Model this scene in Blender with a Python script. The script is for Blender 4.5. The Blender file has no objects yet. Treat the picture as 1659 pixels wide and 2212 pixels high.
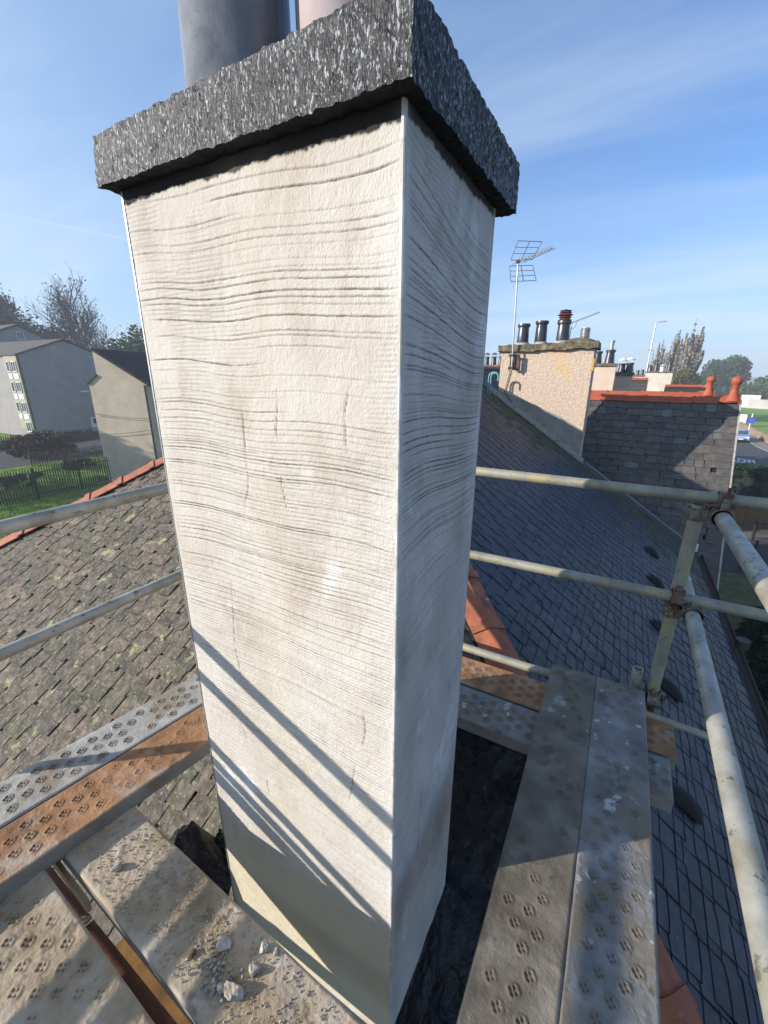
import bpy, math, random
import numpy as np
from mathutils import Matrix, Vector, Euler
R = math.radians
rng = random.Random(7)
nrg = np.random.default_rng(11)
scene = bpy.context.scene
COL = scene.collection

# ------------------------------------------------------------------ camera (eye at the origin, z = height above the eye)
CAM_M = ((0.874918, -0.155736, 0.458545), (0.484241, 0.270953, -0.831923), (0.005317, 0.949911, 0.312475))
cam_d = bpy.data.cameras.new('camera'); cam = bpy.data.objects.new('camera', cam_d); COL.objects.link(cam)
cam_d.sensor_fit = 'HORIZONTAL'; cam_d.sensor_width = 36.0; cam_d.lens = 36.0*911/1659
cam_d.clip_start = 0.02; cam_d.clip_end = 5000
scene.camera = cam
cam.matrix_world = Matrix([[*CAM_M[i], 0] for i in range(3)]+[[0, 0, 0, 1]])
# ------------------------------------------------------------------ light
SUN_TO = Vector((-1.25, -1.0, 0.594)).normalized()          # towards the sun
sun_d = bpy.data.lights.new('sun', 'SUN'); sun = bpy.data.objects.new('sun', sun_d); COL.objects.link(sun)
sun_d.energy = 4.8; sun_d.angle = R(0.55); sun_d.color = (1.0, 0.93, 0.85)
sun.rotation_euler = SUN_TO.to_track_quat('Z', 'Y').to_euler()
SUN_EL = math.asin(SUN_TO.z); SUN_AZ = math.atan2(SUN_TO.x, SUN_TO.y)
scene.view_settings.view_transform = 'Standard'; scene.view_settings.look = 'None'
scene.view_settings.gamma = 1; scene.view_settings.use_curve_mapping = False
scene.view_settings.exposure = 0.67
scene.render.engine = 'CYCLES'
scene.cycles.max_bounces = 6; scene.cycles.diffuse_bounces = 3; scene.cycles.glossy_bounces = 3
scene.cycles.transparent_max_bounces = 6; scene.cycles.volume_bounces = 0
scene.cycles.use_denoising = True; scene.cycles.sample_clamp_indirect = 6

world = bpy.data.worlds.new("World"); scene.world = world; world.use_nodes = True
wn = world.node_tree.nodes; wl = world.node_tree.links
bg = wn['Background']
sky = wn.new('ShaderNodeTexSky'); sky.sky_type = 'NISHITA'; sky.sun_disc = False
sky.sun_elevation = SUN_EL; sky.sun_rotation = SUN_AZ
sky.altitude = 60; sky.air_density = 1.0; sky.dust_density = 1.0; sky.ozone_density = 1.6
bg.inputs['Strength'].default_value = 0.080
def wmath(op, a, b=None, c=None, clamp=False):
    n = wn.new('ShaderNodeMath'); n.operation = op; n.use_clamp = clamp
    for i, v in enumerate((a, b, c)):
        if v is None: continue
        if isinstance(v, (int, float)): n.inputs[i].default_value = v
        else: wl.new(v, n.inputs[i])
    return n.outputs[0]
wtc = wn.new('ShaderNodeTexCoord')
wsep = wn.new('ShaderNodeSeparateXYZ'); wl.new(wtc.outputs['Generated'], wsep.inputs[0])
zz = wmath('MAXIMUM', wsep.outputs['Z'], 0.0)
inv = wmath('DIVIDE', 1.0, wmath('ADD', zz, 0.12))
cx_ = wmath('MULTIPLY', wsep.outputs['X'], inv); cy_ = wmath('MULTIPLY', wsep.outputs['Y'], inv)
wcomb = wn.new('ShaderNodeCombineXYZ'); wl.new(cx_, wcomb.inputs[0]); wl.new(cy_, wcomb.inputs[1])
wmap = wn.new('ShaderNodeMapping'); wl.new(wcomb.outputs[0], wmap.inputs[0])
wmap.inputs['Rotation'].default_value = (0, 0, R(28)); wmap.inputs['Scale'].default_value = (0.16, 0.75, 1)
cn = wn.new('ShaderNodeTexNoise'); wl.new(wmap.outputs[0], cn.inputs['Vector'])
cn.inputs['Scale'].default_value = 1.1; cn.inputs['Detail'].default_value = 7; cn.inputs['Roughness'].default_value = 0.55
cn.inputs['Distortion'].default_value = 0.35
cr = wn.new('ShaderNodeMapRange'); cr.interpolation_type = 'SMOOTHSTEP'; wl.new(cn.outputs[0], cr.inputs[0])
cr.inputs[1].default_value = 0.40; cr.inputs[2].default_value = 0.70; cr.inputs[3].default_value = 0.0; cr.inputs[4].default_value = 0.62
hz = wn.new('ShaderNodeMapRange'); hz.interpolation_type = 'SMOOTHSTEP'; wl.new(wsep.outputs['Z'], hz.inputs[0])
hz.inputs[1].default_value = -0.02; hz.inputs[2].default_value = 0.42; hz.inputs[3].default_value = 0.54; hz.inputs[4].default_value = 0.0
# the sky is milkier towards the west (-X), as in the photograph
west = wn.new('ShaderNodeMapRange'); wl.new(wsep.outputs['X'], west.inputs[0])
west.inputs[1].default_value = 0.35; west.inputs[2].default_value = -0.85; west.inputs[3].default_value = 0.0; west.inputs[4].default_value = 0.36
m0 = wmath('SUBTRACT', 1.0, wmath('MULTIPLY', wmath('SUBTRACT', 1.0, hz.outputs[0]), wmath('SUBTRACT', 1.0, west.outputs[0])), clamp=True)
# a thin aircraft trail low in the west
da = Vector((-0.8943, 0.3819, 0.2333)); db = Vector((-0.8201, 0.5267, 0.2237))

nrm = da.cross(db).normalized()
vd = wn.new('ShaderNodeVectorMath'); vd.operation = 'DOT_PRODUCT'; wl.new(wtc.outputs['Generated'], vd.inputs[0]); vd.inputs[1].default_value = nrm
tr = wn.new('ShaderNodeMapRange'); tr.interpolation_type = 'SMOOTHSTEP'
wl.new(wmath('ABSOLUTE', vd.outputs['Value']), tr.inputs[0]); tr.inputs[1].default_value = 0.0; tr.inputs[2].default_value = 0.0045; tr.inputs[3].default_value = 0.6; tr.inputs[4].default_value = 0.0
vt = wn.new('ShaderNodeVectorMath'); vt.operation = 'DOT_PRODUCT'; wl.new(wtc.outputs['Generated'], vt.inputs[0]); vt.inputs[1].default_value = (da*1.3-db*0.3).normalized()
tg = wn.new('ShaderNodeMapRange'); tg.interpolation_type = 'SMOOTHSTEP'; wl.new(vt.outputs['Value'], tg.inputs[0]); tg.inputs[1].default_value = 0.93; tg.inputs[2].default_value = 0.985
m1 = m0; mtr = wmath('MAXIMUM', cr.outputs[0], wmath('MULTIPLY', tr.outputs[0], tg.outputs[0]))
wmix = wn.new('ShaderNodeMix'); wmix.data_type = 'RGBA'
tint = wn.new('ShaderNodeMix'); tint.data_type = 'RGBA'; tint.blend_type = 'MULTIPLY'; tint.inputs[0].default_value = 1; wl.new(sky.outputs[0], tint.inputs[6]); tint.inputs[7].default_value = (.62, 1.12, 1.74, 1)
wl.new(m1, wmix.inputs[0]); wl.new(tint.outputs[2], wmix.inputs[6]); wmix.inputs[7].default_value = (4.5, 6.1, 7.9, 1)
wm2 = wn.new('ShaderNodeMix'); wm2.data_type = 'RGBA'; wl.new(mtr, wm2.inputs[0]); wl.new(wmix.outputs[2], wm2.inputs[6]); wm2.inputs[7].default_value = (6.0, 7.0, 8.3, 1)
wl.new(wm2.outputs[2], bg.inputs['Color'])

# ------------------------------------------------------------------ helpers
def tag(o, label=None, cat=None, group=None, kind=None):
    if label: o['label'] = label
    if cat: o['category'] = cat
    if group: o['group'] = group
    if kind: o['kind'] = kind
    return o
def wloc(o):
    v = Vector((0, 0, 0))
    while o is not None: v += o.location; o = o.parent
    return v
def thing(name, label, cat, loc=(0, 0, 0), group=None):
    o = bpy.data.objects.new(name, None); o.empty_display_size = 0.1; COL.objects.link(o); o.location = loc
    return tag(o, label, cat, group)
def obj(name, me, mat=None, parent=None, M=None):
    """links a mesh made in world coordinates; under a parent it is moved into the parent's frame"""
    o = bpy.data.objects.new(name, me); COL.objects.link(o)
    if mat is not None and not me.materials:
        for m in (mat if isinstance(mat, (list, tuple)) else [mat]): me.materials.append(m)
    T = M if M is not None else Matrix.Identity(4)
    if parent is not None:
        o.parent = parent; T = Matrix.Translation(-wloc(parent)) @ T
    o.matrix_local = T
    return o
def mk_mesh(name, V, F, smooth=False, attrs=None, fmat=None):
    me = bpy.data.meshes.new(name)
    if isinstance(V, np.ndarray) and isinstance(F, np.ndarray):
        nf, k = F.shape
        me.vertices.add(len(V)); me.vertices.foreach_set('co', np.ascontiguousarray(V, dtype=np.float32).ravel())
        me.loops.add(nf*k); me.loops.foreach_set('vertex_index', np.ascontiguousarray(F, dtype=np.int32).ravel())
        me.polygons.add(nf); me.polygons.foreach_set('loop_start', np.arange(0, nf*k, k, dtype=np.int32))
        me.update(calc_edges=True)
    else:
        me.from_pydata([tuple(v) for v in V], [], [tuple(f) for f in F]); me.update()
    if smooth: me.polygons.foreach_set('use_smooth', np.ones(len(me.polygons), dtype=bool))
    if fmat is not None: me.polygons.foreach_set('material_index', np.array(fmat, dtype=np.int32))
    for n, (dom, arr) in (attrs or {}).items():
        a = me.attributes.new(n, 'FLOAT', dom); a.data.foreach_set('value', np.ascontiguousarray(arr, dtype=np.float32))
    return me
class MB:
    """collects shapes for ONE mesh"""
    def __init__(s): s.V = []; s.F = []; s.fm = []; s.fa = []; s.cur = 0; s.a = 0.0
    def add(s, V, F):
        n = len(s.V); s.V += [Vector(v) for v in V]; s.F += [tuple(i+n for i in f) for f in F]
        s.fm += [s.cur]*len(F); s.fa += [s.a]*len(F); return s
    def box(s, c, d, M=None, taper=1.0):
        x, y, z = d[0]/2, d[1]/2, d[2]/2; c = Vector(c)
        V = [Vector((sx*x*(taper if sz > 0 else 1), sy*y*(taper if sz > 0 else 1), sz*z)) for sz in (-1, 1) for sy in (-1, 1) for sx in (-1, 1)]
        if M is not None: V = [M @ v for v in V]
        return s.add([c+v for v in V], [(0, 2, 3, 1), (4, 5, 7, 6), (0, 1, 5, 4), (2, 6, 7, 3), (0, 4, 6, 2), (1, 3, 7, 5)])
    def tube(s, p0, p1, r0, r1=None, n=10, cap=True):
        r1 = r0 if r1 is None else r1; p0 = Vector(p0); p1 = Vector(p1)
        d = (p1-p0).normalized(); a = d.orthogonal().normalized(); b = d.cross(a)
        V = [p+(a*math.cos(2*math.pi*i/n)+b*math.sin(2*math.pi*i/n))*r for p, r in ((p0, r0), (p1, r1)) for i in range(n)]
        F = [(i, (i+1) % n, n+(i+1) % n, n+i) for i in range(n)]
        if cap: F += [tuple(range(n-1, -1, -1)), tuple(range(n, 2*n))]
        return s.add(V, F)
    def path(s, pts, r, n=8):
        pts = [Vector(p) for p in pts]; rr = r if isinstance(r, (list, tuple)) else [r]*len(pts)
        V = []; a = None
        for i, p in enumerate(pts):
            d = (pts[min(i+1, len(pts)-1)]-pts[max(i-1, 0)]).normalized()
            a = d.orthogonal().normalized() if a is None else (a-d*a.dot(d)).normalized()
            b = d.cross(a)
            V += [p+(a*math.cos(2*math.pi*k/n)+b*math.sin(2*math.pi*k/n))*rr[i] for k in range(n)]
        F = [(j*n+i, j*n+(i+1) % n, (j+1)*n+(i+1) % n, (j+1)*n+i) for j in range(len(pts)-1) for i in range(n)]
        F += [tuple(range(n-1, -1, -1)), tuple(range((len(pts)-1)*n, len(pts)*n))]
        return s.add(V, F)
    def lathe(s, prof, c=(0, 0, 0), n=24, M=None):
        c = Vector(c); V = []
        for r, z in prof:
            for i in range(n):
                v = Vector((r*math.cos(2*math.pi*i/n), r*math.sin(2*math.pi*i/n), z))
                V.append(c+(M @ v if M is not None else v))
        F = [(j*n+i, j*n+(i+1) % n, (j+1)*n+(i+1) % n, (j+1)*n+i) for j in range(len(prof)-1) for i in range(n)]
        F += [tuple(range(n-1, -1, -1)), tuple(range((len(prof)-1)*n, len(prof)*n))]
        return s.add(V, F)
    def prism(s, poly, ext):
        """polygon (list of 3D points) extruded by vector ext"""
        n = len(poly); e = Vector(ext); P = [Vector(p) for p in poly]
        return s.add(P+[p+e for p in P], [tuple(range(n))[::-1], tuple(range(n, 2*n))]+[(i, (i+1) % n, n+(i+1) % n, n+i) for i in range(n)])
    def mesh(s, name, smooth=False, angle=None):
        me = mk_mesh(name, s.V, s.F)
        me.polygons.foreach_set('material_index', s.fm)
        if any(s.fa):
            a = me.attributes.new('rnd', 'FLOAT', 'FACE'); a.data.foreach_set('value', s.fa)
        import bmesh
        bm = bmesh.new(); bm.from_mesh(me); bmesh.ops.recalc_face_normals(bm, faces=bm.faces); bm.to_mesh(me); bm.free()
        if smooth:
            me.polygons.foreach_set('use_smooth', np.ones(len(me.polygons), dtype=bool))
            me.set_sharp_from_angle(angle=R(angle or 40))
        return me
    def build(s, name, mat, parent=None, smooth=False, angle=None):
        return obj(name, s.mesh(name, smooth, angle), mat, parent)

def vnoise(x, y, seed=0):
    """smooth 2-D value noise in 0..1 (numpy)"""
    g = np.random.default_rng(seed).random((256, 256))
    xi = np.floor(x).astype(int); yi = np.floor(y).astype(int); fx = x-xi; fy = y-yi
    fx = fx*fx*(3-2*fx); fy = fy*fy*(3-2*fy)
    a = g[xi % 256, yi % 256]; b = g[(xi+1) % 256, yi % 256]; c = g[xi % 256, (yi+1) % 256]; d = g[(xi+1) % 256, (yi+1) % 256]
    return (a*(1-fx)+b*fx)*(1-fy)+(c*(1-fx)+d*fx)*fy
def fbm(x, y, seed=0, o=4, gain=0.5):
    t = 0; amp = 1; tot = 0
    for i in range(o):
        t = t+amp*vnoise(x*2**i+17.3*i, y*2**i+5.1*i, seed+i); tot += amp; amp *= gain
    return t/tot
def sstep(a, b, x):
    t = np.clip((x-a)/(b-a), 0, 1); return t*t*(3-2*t)
def grid_faces(nu, nv):
    i = np.arange(nu-1)[:, None]; j = np.arange(nv-1)[None, :]
    a = i*nv+j
    return np.stack([a, a+nv, a+nv+1, a+1], -1).reshape(-1, 4)

# ------------------------------------------------------------------ materials
def mat(name, cols, scale=3.0, detail=5, rough=0.8, bump=None, metal=0.0, spec=0.5, layers=(), attr=None, rnd=None, stretch=None, rough2=None, dist=0.0, coat=0.0):
    """cols: [(pos, rgb)...] over noise; layers: (rgb, scale, lo, hi, amount, seed); attr: [(attribute, rgb, amount)]; rnd: [(pos, rgb)] picked per piece"""
    m = bpy.data.materials.new(name); m.use_nodes = True
    n = m.node_tree.nodes; l = m.node_tree.links; b = n['Principled BSDF']
    geo = n.new('ShaderNodeNewGeometry'); vec = geo.outputs['Position']
    if stretch:
        mp = n.new('ShaderNodeMapping'); mp.inputs['Scale'].default_value = stretch; l.new(vec, mp.inputs[0]); vec = mp.outputs[0]
    def noise(sc, dt=5, off=0.0, ro=0.55, ds=0.0):
        t = n.new('ShaderNodeTexNoise'); t.noise_dimensions = '4D'; t.inputs['W'].default_value = off
        t.inputs['Scale'].default_value = sc; t.inputs['Detail'].default_value = dt; t.inputs['Roughness'].default_value = ro; t.inputs['Distortion'].default_value = ds
        l.new(vec, t.inputs['Vector']); return t.outputs[0]
    def ramp(src, cs):
        r = n.new('ShaderNodeValToRGB'); e = r.color_ramp.elements
        while len(e) < len(cs): e.new(0.5)
        for k, (p, c) in enumerate(cs): e[k].position = p; e[k].color = (*c, 1)
        l.new(src, r.inputs[0]); return r.outputs[0]
    def mix(f, a, c, bt='MIX'):
        x = n.new('ShaderNodeMix'); x.data_type = 'RGBA'; x.blend_type = bt
        if isinstance(f, (int, float)): x.inputs[0].default_value = f
        else: l.new(f, x.inputs[0])
        l.new(a, x.inputs[6])
        if isinstance(c, tuple): x.inputs[7].default_value = (*c, 1)
        else: l.new(c, x.inputs[7])
        return x.outputs[2]
    base = noise(scale, detail, 0.0, 0.6, dist)
    col = ramp(base, cols)
    if rnd:
        oi = n.new('ShaderNodeObjectInfo'); at = n.new('ShaderNodeAttribute'); at.attribute_name = 'rnd'
        ad = n.new('ShaderNodeMath'); ad.operation = 'ADD'; l.new(oi.outputs['Random'], ad.inputs[0]); l.new(at.outputs['Fac'], ad.inputs[1])
        fr = n.new('ShaderNodeMath'); fr.operation = 'FRACT'; l.new(ad.outputs[0], fr.inputs[0])
        col = mix(0.75, col, ramp(fr.outputs[0], rnd), 'MULTIPLY'); piece = fr.outputs[0]
    for (c, sc, lo, hi, am, sd) in layers:
        mr = n.new('ShaderNodeMapRange'); mr.interpolation_type = 'SMOOTHSTEP'
        l.new(noise(sc, 6, sd, 0.62), mr.inputs[0]); mr.inputs[1].default_value = lo; mr.inputs[2].default_value = hi; mr.inputs[3].default_value = 0; mr.inputs[4].default_value = am
        col = mix(mr.outputs[0], col, c)
    for (an, c, am) in (attr or ()):
        at = n.new('ShaderNodeAttribute'); at.attribute_name = an
        mu = n.new('ShaderNodeMath'); mu.operation = 'MULTIPLY'; mu.use_clamp = True; l.new(at.outputs['Fac'], mu.inputs[0]); mu.inputs[1].default_value = am
        col = mix(mu.outputs[0], col, c)
    l.new(col, b.inputs['Base Color'])
    b.inputs['Metallic'].default_value = metal; b.inputs['Roughness'].default_value = rough
    b.inputs['Specular IOR Level'].default_value = spec; b.inputs['Coat Weight'].default_value = coat
    if rough2 is not None:
        mr = n.new('ShaderNodeMapRange'); l.new(noise(scale*2.3, 4, 3.3), mr.inputs[0]); mr.inputs[1].default_value = .3; mr.inputs[2].default_value = .7
        mr.inputs[3].default_value = rough; mr.inputs[4].default_value = rough2; l.new(mr.outputs[0], b.inputs['Roughness'])
    if bump:
        prev = None
        for (sc, st, di) in (bump if isinstance(bump, list) else [bump]):
            bp = n.new('ShaderNodeBump'); bp.inputs['Strength'].default_value = st; bp.inputs['Distance'].default_value = di
            l.new(noise(sc, 5, 7.7), bp.inputs['Height'])
            if prev is not None: l.new(prev, bp.inputs['Normal'])
            prev = bp.outputs[0]
        l.new(prev, b.inputs['Normal'])
    return m

M_render = mat('cream_render', [(0.25, (.46, .40, .32)), (.45, (.54, .49, .42)), (.6, (.57, .53, .465)), (.8, (.62, .59, .55))], scale=5.5, detail=6, rough=.9,
               bump=[(260, .7, .003), (70, .35, .005)], spec=.25, stretch=(1, 1, .6),
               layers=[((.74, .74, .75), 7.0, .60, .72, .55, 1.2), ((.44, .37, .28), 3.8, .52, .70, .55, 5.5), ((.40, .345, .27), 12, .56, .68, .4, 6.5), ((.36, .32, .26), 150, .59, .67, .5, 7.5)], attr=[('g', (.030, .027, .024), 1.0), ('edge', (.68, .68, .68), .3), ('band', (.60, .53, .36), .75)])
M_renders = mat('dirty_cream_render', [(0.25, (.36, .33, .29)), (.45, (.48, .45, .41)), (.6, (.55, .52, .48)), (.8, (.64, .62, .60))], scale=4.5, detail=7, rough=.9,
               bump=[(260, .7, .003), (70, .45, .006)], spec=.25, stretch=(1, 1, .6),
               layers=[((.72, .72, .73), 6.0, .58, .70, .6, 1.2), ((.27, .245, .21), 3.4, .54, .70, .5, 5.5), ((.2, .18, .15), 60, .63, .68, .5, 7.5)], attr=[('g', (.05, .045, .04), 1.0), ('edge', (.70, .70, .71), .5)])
M_bead = mat('bead_plastic', [(.3, (.50, .50, .48)), (.7, (.62, .62, .60))], scale=30, rough=.6, layers=[((.46, .42, .36), 16, .46, .56, .85, 2.0), ((.16, .15, .13), 40, .60, .68, .6, 5.0)])
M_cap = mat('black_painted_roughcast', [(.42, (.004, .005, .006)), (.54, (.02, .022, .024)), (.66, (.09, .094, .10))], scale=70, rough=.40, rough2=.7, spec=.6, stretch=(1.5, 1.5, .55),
            bump=[(110, 1.0, .012), (330, .9, .004)], layers=[((.50, .51, .53), 150, .55, .585, .85, 3.0), ((.004, .005, .006), 34, .54, .585, .95, 8.0)])  # pale flecks paint sun glints onto the black coating
M_capsoffit = mat('black_paint_shaded_soffit', [(.3, (.004, .004, .005)), (.7, (.014, .015, .015))], scale=12, rough=.7, spec=.2, bump=(90, .3, .003))  # coping paint without flecks, darkened for the shade of the underside
M_potblack = mat('salt_glazed_black_clay', [(.3, (.012, .012, .014)), (.7, (.035, .032, .034))], scale=7, rough=.30, rough2=.42, spec=.8, coat=.15, bump=[(18, .15, .01), (160, .25, .002)])
M_potgrey = mat('sooty_grey_clay', [(.3, (.09, .09, .092)), (.5, (.165, .165, .168)), (.7, (.25, .25, .25))], scale=6, detail=7, rough=.30, rough2=.45, metal=.35, spec=.8, bump=[(22, .2, .008), (170, .35, .002)], layers=[((.03, .03, .034), 3.0, .62, .74, .6, 3.3)])
M_potbuff = mat('buff_clay', [(.3, (.34, .26, .24)), (.7, (.45, .37, .36))], scale=9, rough=.45, bump=(40, .15, .004))
M_galv = mat('galvanised_tube_steel', [(.25, (.20, .19, .15)), (.45, (.33, .32, .27)), (.6, (.43, .42, .36)), (.8, (.52, .51, .45))], scale=9, detail=8, rough=.36, rough2=.6, metal=.28,
             layers=[((.27, .23, .15), 5.5, .46, .64, .75, 2.2), ((.08, .07, .05), 30, .585, .66, .75, 9.0), ((.62, .60, .54), 24, .66, .7, .8, 4.4)], bump=[(60, .25, .002), (300, .2, .001)])
M_galvold = mat('weathered_tube_steel', [(.25, (.16, .15, .11)), (.5, (.30, .29, .23)), (.75, (.42, .41, .35))], scale=7, detail=8, rough=.5, rough2=.75, metal=.3,
             layers=[((.40, .34, .17), 9, .48, .62, .7, 2.2), ((.09, .08, .05), 45, .60, .67, .7, 9.0), ((.6, .57, .48), 30, .67, .71, .8, 4.4)], bump=[(80, .35, .002)])
M_coupler = mat('coupler_steel', [(.3, (.10, .085, .06)), (.6, (.26, .23, .18)), (.8, (.38, .36, .32))], scale=30, rough=.65, metal=.4, layers=[((.16, .06, .03), 22, .5, .6, .8, 1.0)], bump=(120, .5, .003))
M_rust = mat('rusty_iron', [(.3, (.07, .03, .018)), (.6, (.16, .065, .035)), (.8, (.28, .13, .07))], scale=25, rough=.8, bump=(120, .4, .002))
def board_mat(name, cols, layers, rustc, ra, rough=.7):
    return mat(name, cols, scale=7, detail=8, rough=rough, spec=.35, layers=layers, attr=[('ring', rustc, ra), ('hole', (.012, .011, .010), 1.0)], bump=[(45, .5, .006), (190, .6, .003)])
M_bwhite = board_mat('pale_galvanised_board', [(.3, (.26, .25, .22)), (.55, (.38, .37, .335)), (.75, (.50, .49, .45))], [((.24, .18, .11), 4.0, .46, .62, .8, 3.1), ((.62, .60, .57), 14, .62, .7, .6, 8.0)], (.16, .125, .085), .85)
M_borange = board_mat('rust_stained_board', [(.3, (.17, .078, .032)), (.52, (.33, .165, .072)), (.72, (.46, .29, .17))], [((.40, .34, .27), 4.0, .50, .62, .75, 3.1), ((.10, .06, .03), 11, .56, .66, .6, 1.1), ((.62, .58, .52), 11, .66, .72, .6, 8.0)], (.17, .09, .05), .5)
M_bsand = board_mat('mortar_crusted_board', [(.3, (.22, .165, .095)), (.5, (.36, .285, .19)), (.72, (.46, .40, .32))], [((.17, .16, .155), 3.2, .53, .63, .7, 3.1), ((.12, .09, .055), 17, .57, .66, .6, 2.6), ((.56, .53, .48), 7, .60, .70, .7, 8.0), ((.42, .26, .13), 4, .6, .72, .5, 6.1)], (.2, .15, .1), .3, rough=.9)
M_bbrown = board_mat('brown_muddy_board', [(.3, (.09, .074, .050)), (.5, (.165, .138, .10)), (.72, (.27, .235, .18))], [((.36, .37, .37), 4.2, .585, .64, .75, 3.1), ((.055, .048, .038), 9, .56, .66, .6, 2.3), ((.46, .45, .43), 16, .665, .69, .85, 8.0)], (.12, .08, .045), .5, rough=.6)
M_bgrey = board_mat('grey_patchy_board', [(.3, (.11, .107, .098)), (.5, (.20, .196, .184)), (.72, (.32, .315, .30))], [((.20, .155, .10), 3.6, .48, .60, .8, 1.1), ((.06, .055, .045), 10, .56, .66, .6, 2.3), ((.50, .49, .46), 13, .605, .64, .85, 8.0)], (.17, .12, .07), .6, rough=.55)
M_boardside = mat('board_side_steel', [(.3, (.17, .155, .13)), (.6, (.26, .25, .22)), (.8, (.36, .33, .27))], scale=9, rough=.6, metal=.2, layers=[((.20, .12, .05), 8, .55, .68, .6, 2)], bump=(60, .3, .003))
M_lump = mat('dried_mortar', [(.3, (.22, .18, .13)), (.5, (.34, .30, .25)), (.75, (.50, .48, .45))], scale=40, rough=.95, bump=(120, .6, .004))
M_sheet = mat('black_polythene', [(.3, (.004, .004, .005)), (.7, (.009, .009, .011))], scale=10, rough=.20, rough2=.38, spec=.4, bump=[(9, 1.0, .06), (26, .5, .01)], layers=[((.3, .3, .3), 70, .71, .725, .5, 2)])
M_slateF = mat('old_brown_slate', [(.28, (.062, .054, .044)), (.5, (.145, .125, .103)), (.72, (.26, .228, .19))], scale=17, detail=8, rough=.85, spec=.25,
               rnd=[(0, (.50, .54, .44)), (.2, (1.0, .92, .84)), (.4, (.55, .58, .54)), (.6, (1.15, 1.0, .95)), (.75, (.72, .80, .58)), (.9, (1.1, 1.0, .9)), (1, (1.45, 1.3, 1.15))],
               layers=[((.40, .40, .19), 6.5, .60, .66, .7, 1.7), ((.34, .33, .24), 40, .57, .64, .7, 4.9), ((.07, .07, .05), 6, .6, .7, .5, 7.1)], bump=[(26, 1.0, .016), (90, .9, .006)])
M_slateR = mat('blue_grey_slate', [(.25, (.020, .024, .033)), (.5, (.033, .038, .053)), (.75, (.056, .063, .084))], scale=9, detail=7, rough=.45, rough2=.65, spec=.5,
               rnd=[(0, (.5, .52, .56)), (.3, (1.1, 1.0, .92)), (.5, (.7, .76, .86)), (.75, (1.35, 1.22, 1.08)), (1, (.8, .85, 1.0))],
               layers=[((.30, .32, .33), 42, .68, .70, .7, 4.9), ((.075, .060, .045), 1.1, .52, .66, .55, 7.1)], bump=[(14, .25, .008), (120, .3, .002)])
M_slateW = mat('weathered_grey_slate', [(.25, (.050, .046, .042)), (.5, (.082, .076, .069)), (.75, (.13, .12, .108))], scale=9, detail=7, rough=.6, spec=.35,
               rnd=[(0, (.62, .62, .66)), (.3, (1.0, .96, .9)), (.55, (.8, .84, .9)), (.8, (1.25, 1.2, 1.1)), (.93, (1.0, .9, .85)), (1, (1.9, 2.0, 2.1))],
               layers=[((.33, .33, .33), 42, .68, .70, .6, 4.9)], bump=[(20, .4, .006), (120, .4, .002)])
M_moss = mat('mossy_slate', [(.3, (.030, .038, .028)), (.6, (.055, .062, .042)), (.8, (.085, .085, .06))], scale=7, rough=.8, bump=(40, .6, .006),
             rnd=[(0, (.8, .8, .8)), (.5, (1, 1.05, .95)), (1, (1.2, 1.1, 1))])
M_under = mat('roof_underlay', [(.3, (.010, .010, .010)), (.7, (.022, .02, .018))], scale=4, rough=1)
M_hip = mat('terracotta_ridge_tile', [(.3, (.22, .065, .030)), (.55, (.37, .115, .055)), (.8, (.45, .18, .10))], scale=8, detail=7, rough=.75, bump=(60, .25, .003),
            layers=[((.10, .055, .038), 7, .52, .64, .7, 2.0), ((.38, .30, .22), 20, .62, .7, .4, 6.0)])
M_finial = mat('bright_terracotta', [(.3, (.27, .052, .022)), (.6, (.37, .082, .034)), (.8, (.42, .13, .065))], scale=8, rough=.7, bump=(40, .2, .004), layers=[((.20, .07, .035), 5, .56, .7, .6, 2.0)])
M_mortar = mat('pale_mortar', [(.3, (.30, .28, .24)), (.7, (.42, .40, .35))], scale=14, rough=.95, bump=(60, .5, .005), layers=[((.12, .12, .09), 7, .5, .66, .6, 4)])
M_lead = mat('lead_sheet', [(.3, (.26, .30, .36)), (.7, (.40, .45, .53))], scale=5, rough=.4, metal=.4, bump=(9, .3, .01))
M_gutter = mat('rusty_gutter_iron', [(.3, (.025, .022, .02)), (.6, (.06, .045, .035)), (.8, (.11, .065, .04))], scale=6, rough=.6, bump=(40, .3, .003))
M_blackpl = mat('black_plastic', [(.3, (.006, .006, .007)), (.7, (.013, .013, .015))], scale=5, rough=.6, spec=.3)
M_white = mat('white_plastic', [(.3, (.66, .66, .66)), (.7, (.78, .78, .78))], scale=5, rough=.4)
M_peach = mat('peach_roughcast', [(.3, (.44, .33, .24)), (.5, (.54, .42, .32)), (.75, (.62, .50, .40))], scale=16, detail=6, rough=.95, spec=.2, bump=[(34, 1.0, .02)],
              layers=[((.62, .40, .15), 1.3, .57, .70, .6, 5.2)])
M_peachflat = mat('peach_render', [(.3, (.55, .42, .31)), (.7, (.66, .53, .42))], scale=4, rough=.95, bump=(30, .5, .02))
M_shadowgrey = mat('grey_painted_shadow', [(.3, (.20, .18, .15)), (.5, (.29, .26, .22)), (.75, (.38, .34, .29))], scale=6, rough=.95, bump=(40, .5, .01))  # grey for the shadow painted on the peach chimney
M_mosscope = mat('mossy_coping_stone', [(.3, (.055, .048, .03)), (.48, (.12, .10, .065)), (.6, (.22, .18, .11)), (.8, (.40, .31, .22))], scale=9, detail=8, rough=.95, bump=[(30, 1.0, .03), (9, .6, .04)])
M_wire = mat('dark_cable', [(.3, (.02, .02, .02)), (.7, (.04, .04, .04))], scale=5, rough=.6)
M_alu = mat('dull_aluminium', [(.3, (.38, .37, .36)), (.7, (.52, .51, .50))], scale=12, rough=.4, metal=.7)
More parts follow.
